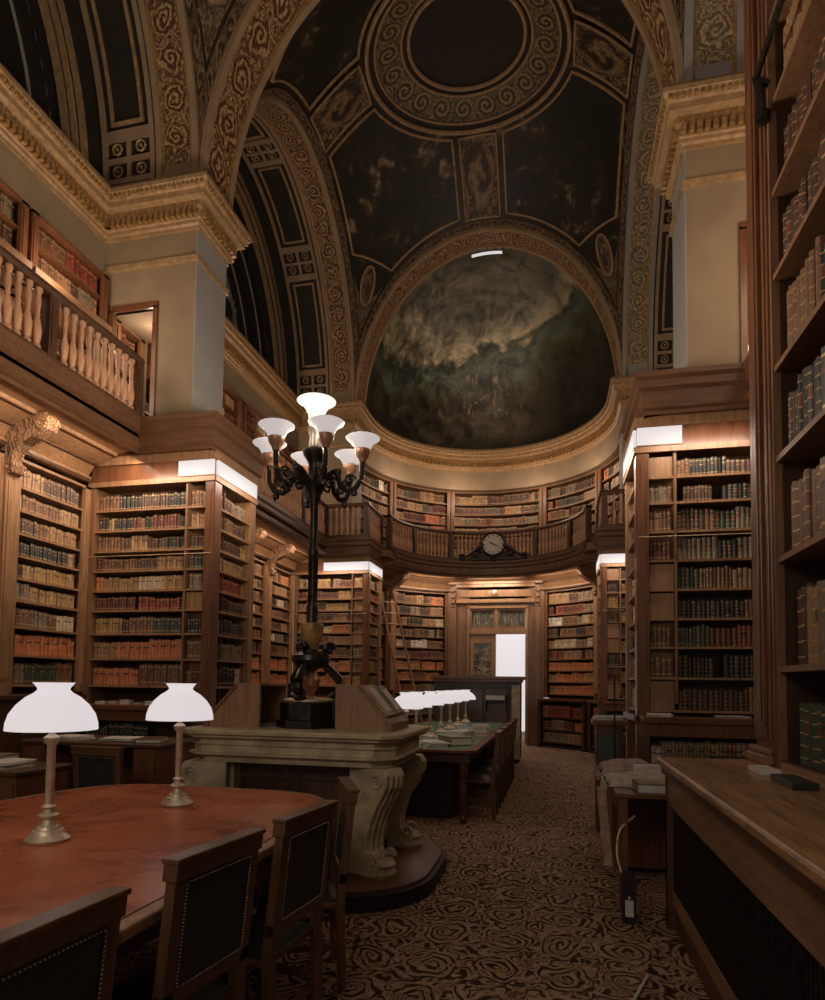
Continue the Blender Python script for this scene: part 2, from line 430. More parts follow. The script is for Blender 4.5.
def pier(y0, y1, sx, opening):
    m = MB(); f = (lambda x: x) if sx < 0 else mx
    def bx(xa, xb, ya, yb, z0, z1, mi=0):
        a, b = sorted((f(xa), f(xb))); m.wbox(a, b, ya, yb, z0, z1, mi)
    e = .012
    if opening:
        bx(-6.06, -5.78, y0, y1, 4.5, ZS); bx(-5.79, -5.46, y0, y1, 6.12, ZS); bx(-5.79, -5.46, y0, y0 + .05, 4.5, 6.13); bx(-5.79, -5.46, y1 - .05, y1, 4.5, 6.13); bx(-4.84, XP - e, y0, y1, 4.5, ZS); bx(-5.46, -4.84, y0, y1, 6.12, ZS)
    else: bx(-6.06, XP - e, y0, y1, 4.5, ZS)
    bx(XP - e, XP, y0, y1, 4.5, ZS, 1)
    bx(-5.6, XP + .03, y0 - .03, y1 + .03, 6.66, 6.73, 2)          # string course
    bx(-5.6 if not opening else -4.82, XP + .035, y0 - .035, y1 + .035, 4.5, 4.62, 0)
    o = struct(m.build('wall_pier', [PIER, GREY, TANG]))
    if opening:
        j = MB(); fr = (lambda x0, x1: sorted((f(x0), f(x1))))
        for xa, xb in ((-5.50, -5.43), (-4.87, -4.81)):
            a, b = fr(xa, xb); j.wbox(a, b, y0 - .03, y0 + .04, 4.5, 6.14)
        a, b = fr(-5.50, -4.81); j.wbox(a, b, y0 - .03, y0 + .04, 6.12, 6.2)
        struct(j.build('door_2', WR))
for k, (y0, y1) in enumerate(YP):
    for sx in (-1, 1): pier(y0, y1, sx, k == 1)

# ---- cornices
def arcpath(r, a0=-90, a1=90, n=28, cy=13.6):
    return [(XC + r * math.sin(math.radians(a0 + (a1 - a0) * k / n)), cy + r * math.cos(math.radians(a0 + (a1 - a0) * k / n))) for k in range(n + 1)]
half = [(XW, 1.3), (XW, 6.75), (XP, 6.75), (XP, 7.45), (XW, 7.45), (XW, 13.0), (XP, 13.0)]
path = half + arcpath(PA)[0:] + [(mx(x), y) for x, y in half[::-1]]
prof = [(0, 7.06), (.02, 7.06), (.02, 7.10), (.045, 7.12), (.045, 7.16), (.06, 7.17), (.06, 7.27), (.09, 7.29), (.09, 7.36), (.17, 7.38), (.17, 7.45), (.19, 7.46), (.24, 7.52), (.24, 7.57), (.22, ZS - .01), (0, ZS)]
main = MB(); main.sweep(path, prof)
cor = struct(main.build('trim_2', TANG))
def along(path, step, fn, endpad=.0):
    for (x0, y0), (x1, y1) in zip(path, path[1:]):
        l = math.hypot(x1 - x0, y1 - y0); n = max(1, int((l - endpad) / step))
        for k in range(n):
            t = (k + .5) / n; dx, dy = (x1 - x0) / l, (y1 - y0) / l
            fn(x0 + (x1 - x0) * t, y0 + (y1 - y0) * t, dx, dy)
d1 = MB(); d2 = MB()
def offpath(path, o_):
    t = MB(); t.sweep(path, [(o_, 0), (o_, 1)]); return [(v[0], v[1]) for v in t.v[::2]]
def dent(mb, w, o0, o1, z0, z1):
    def fn(x, y, dx, dy):
        fr = Fr(x, y, dy, -dx); mb.box(fr, -w / 2, w / 2, o0, o1, z0, z1)
    return fn
along(offpath(path, .06), .075, dent(d1, .045, 0, .06, 7.18, 7.26))
d1.build('dentils', GOLD, cor)
along(offpath(path, .20), .06, dent(d2, .036, -.02, .032, 7.465, 7.545))
d2.build('egg_moulding', GOLD, cor)
d3 = MB(); along(offpath(path, .09), .055, dent(d3, .032, -.01, .015, 7.30, 7.35)); d3.build('bead_moulding', GOLD, cor)
# ledge of the wall cornice carrying the window lunettes
m = MB()
for (y0, y1) in BAYS:
    m.wbox(-6.9, XW, y0, y1, ZS - .08, ZS - .005); m.wbox(mx(XW), mx(-6.9), y0, y1, ZS - .08, ZS - .005)
struct(m.build('trim_3', TAN))

# ---- vault bays
TRIM = [4]
def arch_patch(mb, fx, yb, b, c, x0, x1, t0=0, t1=PI, mi=0, n=40, su=1., off=0.):
    """part of a lateral arch soffit; spans Y, width along X"""
    L_ = (b + c) / 2
    mb.grid(lambda u, v: (fx(x0 + (x1 - x0) * v), yb + (b - off) * math.cos(t0 + (t1 - t0) * u), ZS + (c - off) * math.sin(t0 + (t1 - t0) * u)),
            n, 1, mi, lambda u, v: ((t0 + (t1 - t0) * u) * L_ / su, v))
def arch_bar(mb, fx, yb, b, c, x0, x1, o0, o1, t0=0, t1=PI, mi=0, n=40):
    """raised band following the soffit"""
    pr = [(x0, o0), (x0, o1), (x1, o1), (x1, o0)]
    i = len(mb.v)
    for k in range(n + 1):
        t = t0 + (t1 - t0) * k / n
        for x, o_ in pr: mb.v.append((fx(x), yb + (b - o_) * math.cos(t), ZS + (c - o_) * math.sin(t)))
    for k in range(n):
        for j in range(3):
            mb.f.append((i + k * 4 + j, i + k * 4 + 4 + j, i + k * 4 + 5 + j, i + k * 4 + 1 + j)); mb.m.append(mi); mb.uv.append([(0, 0)] * 4)
    for e in (0, n * 4): mb.f.append(tuple(i + e + j for j in range(4))); mb.m.append(mi); mb.uv.append([(0, 0)] * 4)

def lateral(yb, b, sx, idx):
    fx = (lambda x: x - .18) if sx < 0 else (lambda x: mx(x - .18))
    XP = -4.12
    edge = TAN if sx < 0 else GREY; scr = SCROLL if sx < 0 else SCROLLG
    m = MB()
    arch_patch(m, fx, yb, b, CA, XP + .0, -5.70, mi=0)                       # dark ground
    arch_patch(m, fx, yb, b - .14, CA - .14, -5.70, -6.1, mi=0)
    m.grid(lambda u, v: (fx(-5.70), yb + (b - .14 * v) * math.cos(PI * u), ZS + (CA - .14 * v) * math.sin(PI * u)), 40, 1, 1)
    top = struct(m.build('ceiling_arch', [DARKC, TANG]))
    m = MB(); arch_patch(m, fx, yb, b, CA, -4.22, -4.60, .085, PI - .085, 0, su=.38, off=.02); m.build('scroll_band', scr, top)
    m = MB()
    arch_bar(m, fx, yb, b, CA, XP, -4.20, -.02, .05); arch_bar(m, fx, yb, b, CA, -4.20, -4.23, 0, .03, mi=1)
    arch_bar(m, fx, yb, b, CA, -4.62, -4.69, 0, .05); arch_bar(m, fx, yb, b, CA, -4.58, -4.62, 0, .03, mi=1)
    for e in ((0, .085), (PI - .085, PI)): arch_bar(m, fx, yb, b, CA, -4.2, -4.64, 0, .028, *e, n=3)
    m.build('moulded_edge', [edge, GOLD], top)
    # coffers: pairs of square coffers alternate with long sunk panels
    m = MB(); r_ = MB()
    for xx in (-4.72, -5.40): arch_bar(m, fx, yb, b, CA, xx, xx - .06, 0, .045)
    t = .05; seq = ['s', 'l', 's', 'l', 's', 'l', 's', 'l', 's']
    ls = .165; ll = (PI - .1 - 5 * ls) / 4
    for q in seq:
        d = ls if q == 's' else ll
        arch_bar(m, fx, yb, b, CA, -4.74, -5.44, 0, .04, t, t + .018, n=2)
        arch_bar(m, fx, yb, b, CA, -4.74, -5.44, 0, .04, t + d - .018, t + d, n=2)
        if q == 's':
            arch_bar(m, fx, yb, b, CA, -5.065, -5.115, 0, .04, t, t + d, n=3); arch_bar(m, fx, yb, b, CA, -4.76, -5.42, 0, .038, t + d / 2 - .008, t + d / 2 + .008, n=2)
            for xa in (-4.92, -5.26):
                for ta in (t + d * .28, t + d * .74):
                    c = Vector((fx(xa), yb + b * math.cos(ta), ZS + CA * math.sin(ta)))
                    nrm = Vector((0, -math.cos(ta) / b, -math.sin(ta) / CA)).normalized(); e1 = Vector((1, 0, 0)); e2 = nrm.cross(e1)
                    r_.tube([c + nrm * .02 + (e1 * math.cos(a * PI / 4) + e2 * math.sin(a * PI / 4)) * .065 for a in range(8)], .016, 4, closed=True)
                    r_.tube([c, c + nrm * .035], .022, 5)
        else:
            arch_bar(m, fx, yb, b, CA, -4.86, -4.90, 0, .03, t + .035, t + d - .035, mi=1, n=8); arch_bar(m, fx, yb, b, CA, -5.28, -5.32, 0, .03, t + .035, t + d - .035, mi=1, n=8)
            for tt in (t + .035, t + d - .047): arch_bar(m, fx, yb, b, CA, -4.88, -5.30, 0, .03, tt, tt + .012, mi=1, n=2)
        t += d
    m.build('coffer_ribs', [TAN, TANG], top); r_.build('coffer_rosettes', TANG, top)
    m = MB()
    for xx, w in ((-5.72, .06), (-5.82, .10)): arch_bar(m, fx, yb, b - .14, CA - .14, xx, xx - w, -.01, .05)
    m.build('inner_moulding', TANG, top)
    # lunette window
    w = MB()
    for rr, xx in ((.30, -6.1), (.62, -6.25)):
        w.grid(lambda u, v: (fx(xx), yb + (b - .14 - (rr - .3) - .32 * v) * math.cos(PI * u), ZS + (CA - .14 - (rr - .3) - .32 * v) * math.sin(PI * u)), 36, 1, 0)
        w.grid(lambda u, v: (fx(xx - .17 * v), yb + (b - .14 - rr - .02) * math.cos(PI * u), ZS + (CA - .14 - rr - .02) * math.sin(PI * u)), 36, 1, 0)
    wo = struct(w.build('window_%d' % idx, [DARKC]))
    w = MB()
    for rr, xx in ((.32, -6.1), (.64, -6.25)): w.tube([(fx(xx), yb + (b - .14 - rr) * math.cos(PI * k / 30), ZS + (CA - .14 - rr) * math.sin(PI * k / 30)) for k in range(31)], .02, 5)
    for k in range(-3, 4): 
        y = yb + k * .52; h = (CA - .8) * math.sqrt(max(0, 1 - ((y - yb) / (b - .8)) ** 2))
        w.wbox(min(fx(-6.38), fx(-6.44)), max(fx(-6.38), fx(-6.44)), y - .02, y + .02, ZS, ZS + h)
    for z in (.6, 1.2, 1.8):
        h = (b - .8) * math.sqrt(max(0, 1 - (z / (CA - .8)) ** 2)); w.wbox(min(fx(-6.38), fx(-6.44)), max(fx(-6.38), fx(-6.44)), yb - h, yb + h, ZS + z - .02, ZS + z + .02)
    w.build('window_bars', GREY, wo)
    w = MB(); w.f.append(tuple(range(31))); w.m.append(0); w.uv.append([(0, 0)] * 31)
    w.v += [(fx(-6.45), yb + (b - .3) * math.cos(PI * k / 30), ZS + (CA - .3) * math.sin(PI * k / 30)) for k in range(31)]
    w.build('window_glass', GLASSD, wo)
lateral((BAYS[0][0] + BAYS[0][1]) / 2, (BAYS[0][1] - BAYS[0][0]) / 2, -1, 1)
lateral((BAYS[1][0] + BAYS[1][1]) / 2, (BAYS[1][1] - BAYS[1][0]) / 2, -1, 2)
lateral((BAYS[0][0] + BAYS[0][1]) / 2, (BAYS[0][1] - BAYS[0][0]) / 2, 1, 3)
lateral((BAYS[1][0] + BAYS[1][1]) / 2, (BAYS[1][1] - BAYS[1][0]) / 2, 1, 4)

def transverse(y0, y1):
    def pt(t, y, o_): return (XC - (PA - o_) * math.cos(t), y, ZS + (CA - o_) * math.sin(t))
    m = MB(); m.grid(lambda u, v: pt(PI * u, y0 + (y1 - y0) * v, 0), 48, 1, 0)
    top = struct(m.build('ceiling_transverse_arch', TAN))
    m = MB(); m.grid(lambda u, v: pt(.06 + (PI - .12) * u, y0 + .1 + (y1 - y0 - .2) * v, .02), 48, 1, 0, lambda u, v: (u * 9.0 / (y1 - y0 - .2), v)); m.build('scroll_band', SCROLL, top)
    m = MB()
    def bar(ya, yb_, o0, o1, t0=0, t1=PI, mi=0):
        n = 48; i = len(m.v)
        for k in range(n + 1):
            t = t0 + (t1 - t0) * k / n
            for y, q in ((ya, o0), (ya, o1), (yb_, o1), (yb_, o0)): m.v.append(pt(t, y, q))
        for k in range(n):
            for j in range(3): m.f.append((i + k * 4 + j, i + k * 4 + 4 + j, i + k * 4 + 5 + j, i + k * 4 + 1 + j)); m.m.append(mi); m.uv.append([(0, 0)] * 4)
    bar(y0 - .02, y0 + .07, -.03, .05); bar(y1 - .07, y1 + .02, -.03, .05); bar(y0 + .075, y0 + .10, 0, .035, mi=1); bar(y1 - .10, y1 - .075, 0, .035, mi=1)
    m.build('moulded_edge', [TAN, GOLD], top)
transverse(*YP[0]); transverse(*YP[1]); transverse(*YP[2])

def vault(cy, b):
    a = PA; A = a * math.sqrt(2); B = b * math.sqrt(2); C = CA * math.sqrt(2)
    def Z(x, y): return ZS + C * math.sqrt(max(0, 1 - (x / A) ** 2 - (y / B) ** 2))
    def P(x, y, o_=0.): return (XC + x, cy + y, Z(x, y) - o_)
    m = MB()
    def g(u, v):
        x = a * math.sin((u - .5) * PI); y = b * math.sin((v - .5) * PI); return P(x, y)
    m.grid(g, 48, 48, 0)
    top = struct(m.build('ceiling', VPAINT, smooth=True))
    K = .88 * b / 2.775
    ring = lambda r, t, o_: P(r * math.cos(t), r * K * math.sin(t), o_)
    m = MB(); m.grid(lambda u, v: ring(1.02 * v + 1e-3, 2 * PI * u, .03), 48, 4, 0); m.build('oculus_disc', DARKC, top)
    m = MB(); m.grid(lambda u, v: ring(1.0 + .75 * v, 2 * PI * u, .035), 64, 4, 0); m.build('ring_ground', DARKC, top)
    m = MB(); m.grid(lambda u, v: ring(1.14 + .42 * v, 2 * PI * u, .05), 96, 2, 0, lambda u, v: (u * 20, v)); m.build('rosette_ring', ROSE, top)
    m = MB()
    for r, w in ((1.0, .035), (1.12, .022), (1.58, .022), (1.72, .04)): m.tube([ring(r, 2 * PI * k / 72, .06) for k in range(72)], w, 6, closed=True)
    m.build('ring_mouldings', TANG, top)
    m = MB(); e = MB(); w_ = .36
    for ax, sg in (('x', 1), ('x', -1), ('y', 1), ('y', -1)):
        r0 = 1.80 if ax == 'x' else 1.80 * K; r1 = (a if ax == 'x' else b) - .14
        if ax == 'x': q = lambda u, v, o_: P(sg * (r0 + (r1 - r0) * u), w_ * (2 * v - 1), o_)
        else: q = lambda u, v, o_: P(w_ * (2 * v - 1), sg * (r0 + (r1 - r0) * u), o_)
        m.grid(lambda u, v: q(u, v, .04), 8, 3, 0, lambda u, v: (u + .0, v))
        e.tube([q(k / 8, 0, .05) for k in range(9)] + [q(1, k / 4, .05) for k in range(1, 5)] + [q(1 - k / 8, 1, .05) for k in range(1, 9)] + [q(0, 1 - k / 4, .05) for k in range(1, 4)], .022, 5, closed=True)
    m.build('rib_panels', RIBM, top)
    # rims beside the four arches
    m = MB(); W = .10
    for sg in (-1, 1):
        m.grid(lambda u, v: P(sg * (a - W * v), b * math.sin((u - .5) * PI), .03 * v), 40, 2, 0, lambda u, v: (u * 26, v))
        m.grid(lambda u, v: P(a * math.sin((u - .5) * PI), sg * (b - W * v), .03 * v), 40, 2, 0, lambda u, v: (u * 26, v))
    m.build('rim_bands', RIBM, top)
    # the mouldings round each painted panel, and the corner medallions
    med = MB()
    for qx in (-1, 1):
        for qy in (-1, 1):
            R_ = 1.86; h = .50; pts = []
            y_ = R_ * K * math.sqrt(1 - (h / R_) ** 2); x_ = R_ * math.sqrt(max(0, 1 - (h / (R_ * K)) ** 2))
            def seg(p0, p1, n):
                for k in range(n): pts.append((p0[0] + (p1[0] - p0[0]) * k / n, p0[1] + (p1[1] - p0[1]) * k / n))
            ex, ey = a - .17, b - .17; cut = .66
            seg((h, y_), (h, ey), 6); seg((h, ey), (ex - cut, ey), 8); seg((ex - cut, ey), (ex, ey - cut), 4); seg((ex, ey - cut), (ex, h), 8); seg((ex, h), (x_, h), 6)
            ta, tb = math.atan2(h / K, x_), math.atan2(y_ / K, h)
            for k in range(12): t = ta + (tb - ta) * k / 12; pts.append((R_ * math.cos(t), R_ * K * math.sin(t)))
            e.tube([P(qx * x, qy * y, .03) for x, y in pts], .026, 5, closed=True)
            cx_, cy_ = a - .36, b - .36
            c = lambda r, t, o_: P(qx * (cx_ + r * math.cos(t)), qy * (cy_ + r * math.sin(t)), o_)
            e.tube([c(.15, 2 * PI * k / 16, .05) for k in range(16)], .022, 5, closed=True)
            med.grid(lambda u, v: c(.15 * v + 1e-3, 2 * PI * u, .03), 16, 2, 0)
            # flat grey spandrel ground under the medallion
            med.grid(lambda u, v: P(qx * (a - .12 - .62 * u * (1 - v)), qy * (b - .12 - .62 * v * (1 - u)), .012), 6, 6, 1)
    e.build('panel_mouldings', TANG, top); med.build('corner_medallions', [RIBM, SCROLLG], top)
vault(3.975, 2.775); vault(10.225, 2.775)

# ---- apse half dome with its mural
m = MB()
RA = 2.78
m.grid(lambda u, v: (XC + RA * math.sin(PI * (u - .5)) * math.cos(PI / 2 * v), 13.58 + RA * math.cos(PI * (u - .5)) * math.cos(PI / 2 * v) + .0, ZS - .05 + CA * math.sin(PI / 2 * v)),
       48, 28, 0, lambda u, v: (.5 + .5 * math.sin(PI * (u - .5)) * math.cos(PI / 2 * v), v))
o = struct(m.build('ceiling_apse', MURAL, smooth=True))
# glowing strip added for the white glint at the crown of the apse arch
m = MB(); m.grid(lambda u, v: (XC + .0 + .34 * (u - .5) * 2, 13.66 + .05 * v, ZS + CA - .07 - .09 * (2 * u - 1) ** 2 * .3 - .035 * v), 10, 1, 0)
m.build('glint_strip', STRIP); 
o = bpy.data.objects['glint_strip']; tag(o, 'small glowing strip added for the glint at the crown of the painted apse arch', 'lamp')

# ---- gallery deck
def deck_half():
    return [(-4.8, 1.3), (-4.8, 6.45), (-3.83, 6.45), (-3.83, 7.72), (-4.8, 7.72), (-4.8, 12.72), (-3.83, 12.72), (-3.83, 14.0)]
RD = 2.15
dp = deck_half(); a_st = -80
arcp = arcpath(RD, a_st, -a_st, 24)
dpath = dp + arcp + [(mx(x), y) for x, y in dp[::-1]]
fprof = [(-.03, 4.18), (-.03, 4.22), (-.0, 4.24), (0, 4.40), (.04, 4.43), (.04, 4.5), (.07, 4.53), (.07, 4.58), (-.12, 4.58)]
m = MB(); m.sweep(dpath, fprof, 0)
fas = struct(m.build('trim_4', FASC))
m = MB()
for f in (lambda x: x, mx):
    for xa, xb, ya, yb_ in ((-6.06, -4.8, 1.3, 13.0), (-4.82, -3.85, 6.48, 7.70), (-4.82, -3.85, 12.75, 14.0)):
        a, b = sorted((f(xa), f(xb))); m.wbox(a, b, ya, yb_, 4.36, 4.5)
n = 24
for k in range(n):
    a = -PI / 2 + PI * k / n; b = a + PI / n
    p = lambda t, r, z: (XC + r * math.sin(t), 13.6 + r * math.cos(t), z)
    m.hexa([p(a, 3.3, 4.36), p(b, 3.3, 4.36), p(b, RD, 4.36), p(a, RD, 4.36), p(a, 3.3, 4.5), p(b, 3.3, 4.5), p(b, RD, 4.5), p(a, RD, 4.5)])
m.build('floor_gallery', W_)['kind'] = 'structure'
# coved underside between the wall shelves and the edge of the deck
cprof = [(-.02, 3.90), (.06, 3.90), (.06, 3.96), (.02, 3.98), (.10, 4.10), (.14, 4.11), (.36, 4.20), (.40, 4.20), (.42, 4.23), (.83, 4.25)]
m = MB()
for pth in ([(-5.57, 1.3), (-5.57, 6.55)], [(-5.57, 7.7), (-5.57, 12.8)], [(mx(-5.57), 6.55), (mx(-5.57), 1.3)], [(mx(-5.57), 12.8), (mx(-5.57), 7.7)], arcpath(2.93, -84, 84, 24)):
    m.sweep(pth, cprof, 0)
cv = struct(m.build('trim_5', WL))
m = MB()
for pth in ([(-5.57, 1.3), (-5.57, 6.55)], [(-5.57, 7.7), (-5.57, 12.8)], arcpath(2.93, -84, 84, 24)):
    for o_, z in ((.06, 3.93), (.12, 4.115), (.38, 4.205)):
        m.sweep(pth, [(o_ - .0, z - .02), (o_ + .02, z - .02), (o_ + .02, z), (o_, z)], 0, True)
m.build('dark_joints', WD, cv)
# ================================================================ BOOKCASES
BOOKS = []; CASES = {}
def fill(case, fr, s0, s1, z, h, row, wts, depth=.19, cand=True, wmul=1., gap=.06):
    s = s0 + .01; run = 0; ordn = 0; ci = 0; hh = h; ww = .04
    while s < s1 - .03:
        if run <= 0:
            run = rnd.choice((2, 3, 4, 5, 6, 8, 10, 14))
            ci = rnd.choices(range(len(BOOKCOL)), wts)[0]; hh = h * rnd.uniform(.74, .97); ww = rnd.uniform(.028, .05) * wmul
            if rnd.random() < gap: s += rnd.uniform(.02, .10); tilt = 1
        w = ww * rnd.uniform(.85, 1.15); run -= 1
        if s + w > s1 - .005: break
        ordn += 1
        BOOKS.append(dict(case=case, fr=fr, s=s + w / 2, w=w * .96, z=z, h=hh * rnd.uniform(.91, 1.0), dep=depth * rnd.uniform(.9, 1.02), ci=ci, row=row, n=ordn, d=-.05 - rnd.uniform(0, .02), cand=cand))
        s += w
#        tan brn dkb org red blk crm grn mar gry och wht
WA = [9, 15, 14, .6, 1, 7, 2, 3, 4, 10, 3, .4]
WO_ = [1, .5, 0, 18, .6, 0, 0, 0, 0, 0, 1, 0]
WRD = [4, 7, 5, 1.5, 4, 1, .5, 1, 8, 4, 2, .1]
WNR = [4, 13, 11, .2, .5, 3, 1.5, 1, 3, 7, 2, .4]
WDK = [2, 5, 8, 0, 1, 14, .5, 3, 3, 2, 1, .2]
WLT = [12, 8, 3, 1, 2, 1, 6, 1, 2, 10, 6, 2]
LOW = [1.44, 1.76, 2.06, 2.34, 2.58, 2.82, 3.06, 3.31, 3.56]; LOWTOP = 3.84
def lowrow(i, seed):
    if i == 0: return WO_
    if i == 1: return WO_
    return [WA, WDK, WLT, WA, WRD][(i * 3 + seed) % 5]
def bookcase(name, label, cat, fr, w, zs, ztop, rows, place, depth=.30, z0=None, stile=.09, cornice=True, mat=None, group=None, cand=True, wmul=1., wtsfn=None, stiles=(1, 1), jitter=True, fillp=1., origin=None, skip=()):
    mat = mat or W_
    z0 = zs[0] - .08 if z0 is None else z0
    p = fr.P(w / 2, -depth / 2, z0)
    t = thing(name, label, cat, p, group)
    MB().box(fr, 0, w, -depth, -depth + .02, z0, ztop).build('back_panel', BKP, t)
    for a, b in ((0, .03), (w - .03, w)): MB().box(fr, a, b, -depth + .02, -.03, z0, ztop).build('side_panel', mat, t)
    for i, a in enumerate((0, w - stile)):
        if stiles[i]:
            m = MB(); m.box(fr, a, a + stile, -.03, .02, z0, ztop); m.box(fr, a + .02, a + stile - .02, .02, .03, z0 + .08, ztop - .08); m.build('stile', mat, t)
    for k, z in enumerate(zs):
        MB().box(fr, .03, w - .03, -depth + .02, -.02, z - .025, z).build('shelf', mat, t)
    m = MB(); m.box(fr, 0, w, -depth, .02, ztop - .03, ztop)
    m.build('top_rail', mat, t)
    a0 = stile if stiles[0] else .03; a1 = w - (stile if stiles[1] else .03)
    for k, z in enumerate(zs):
        if k in skip: continue
        top = (zs[k + 1] - .03) if k + 1 < len(zs) else ztop - .03
        wt = wtsfn(k) if wtsfn else WA
        fill(place, fr, a0, a1, z, min((top - z) * (.97 if top - z < .32 else .9), .42), k + 1, wt, cand=cand, wmul=wmul)
    return t
def arc_case(name, label, place, a0, a1, zs, ztop, r=2.95, cand=False, wtsfn=None, z0=None, mat=None, group=None):
    fr = Arc(XC, 13.6, r, math.radians(a0)); w = r * math.radians(a1 - a0)
    return bookcase(name, label, 'bookcase', fr, w, zs, ztop, len(zs), place, depth=.28, mat=mat, cand=cand, wtsfn=wtsfn, z0=z0, group=group)

FL = lambda y: Fr(XW + .05, y, 1, 0)                 # left wall, starting at Y = y
FR_ = lambda y: Fr(mx(XW + .05), y, -1, 0)            # right wall, running toward the camera
# left wall, near bay
for (y, w, lab, pl) in ((5.46, 1.12, 'honey oak wall bookcase between the carved bracket and the projecting bookcase behind the table lamps', 'wall case beside bracket'),
                        (4.10, 1.26, 'honey oak wall bookcase before the carved bracket, cut by the picture edge', 'wall case before bracket')):
    bookcase('wall_bookcase', lab, 'bookcase', FL(y), w, LOW, LOWTOP, 9, pl, mat=WL, wtsfn=lambda i: lowrow(i, 1) if i != 0 else WDK, cand=True)
# pilaster stile + carved bracket
def bracket(fr, lab, z1=4.22):
    t = thing('carved_bracket', lab, 'bracket', fr.P(0, 0, 1.34), 'carved brackets under the gallery')
    m = MB(); m.box(fr, -.08, .08, -.05, .06, 1.34, 3.72); m.box(fr, -.05, .05, .06, .07, 1.5, 3.55); m.build('pilaster', WL, t)
    ol = [(.06, 3.60), (.12, 3.62), (.14, 3.70), (.10, 3.76), (.13, 3.84), (.22, 3.92), (.36, 3.98), (.48, 4.06), (.54, 4.16), (.50, z1), (.0, z1), (-.03, z1), (-.03, 3.6)]
    class S:  # outline in the (d, z) plane
        def P(s, a, d, z): return fr.P(d, a, z)
    m = MB(); m.prism(S(), ol, -.075, .075); m.build('scroll_bracket', CARVE, t, bevel=.01)
    for c, r in (((.46, 4.10), .075), ((.09, 3.68), .05)):
        for sd in (-.078, .078): m = MB(); m.tube([S().P(c[0] + r * (1 - k / 26) * math.cos(k * .6), sd, c[1] + r * (1 - k / 26) * math.sin(k * .6)) for k in range(22)], .012, 5); m.build('volute', WL, t)
    return t
bracket(Fr(XW + .05, 5.40, 1, 0), 'large carved honey oak scroll bracket under the gallery nearest the picture edge')
# second bay, left wall: four modules with brackets between
for k in range(4):
    y = 7.72 + k * 1.28
    bookcase('wall_bookcase', '%s oak wall bookcase of four, counted from the lamp-lit projecting case towards the apse' % ORD[k], 'bookcase', FL(y), 1.2, LOW, LOWTOP, 9, 'far wall case %d' % k, mat=WL, cand=False, wtsfn=lambda i: lowrow(i, k))
    if k: bracket(Fr(XW + .05, y - .04, 1, 0), '%s carved bracket from the left among those under the far gallery side' % ORD[k - 1])
for k in range(4):
    y = 12.72 - k * 1.28
    bookcase('wall_bookcase', '%s oak wall bookcase on the far right wall behind the tall right projecting case' % ORD[k], 'bookcase', FR_(y), 1.2, LOW, LOWTOP, 9, 'right far wall case %d' % k, mat=WL, cand=False, wtsfn=lambda i: lowrow(i, k))

# counters and base cupboards
def cupboard(fr, w, d, z, lab, mat=WD, doors=2, grp=None, top_mat=None, plinth=True):
    t = thing('base_cupboard', lab, 'cupboard', fr.P(w / 2, d / 2, 0), grp)
    MB().box(fr, .02, w - .02, 0, d - .06, .08, z - .05).build('carcass', mat, t)
    MB().box(fr, .03, w - .03, 0, d - .1, 0, .08).build('plinth', BK, t)
    MB().box(fr, 0, w, -.02, d, z - .05, z).build('counter_top', top_mat or mat, t, bevel=.008)
    n = doors; ww = (w - .08) / n
    for k in range(n):
        a = .04 + k * ww
        m = MB(); m.box(fr, a + .01, a + ww - .01, d - .06, d - .04, .12, z - .1); m.box(fr, a + .08, a + ww - .08, d - .04, d - .032, .2, z - .18)
        dd = m.build('door', mat, t, bevel=.004)
        MB().box(fr, a + ww - .05, a + ww - .035, d - .04, d - .02, z / 2, z / 2 + .06).build('handle', BRASS, dd)
    return t
cupboard(Fr(XW + .05, 4.1, 1, 0), 2.16, .34, 1.34, 'long dark counter cupboard along the wall under the near bookcases', doors=5)
cupboard(Fr(XW + .05, 7.72, 1, 0), 4.78, .34, 1.34, 'long dark counter cupboard along the far wall under four bookcases', doors=8)

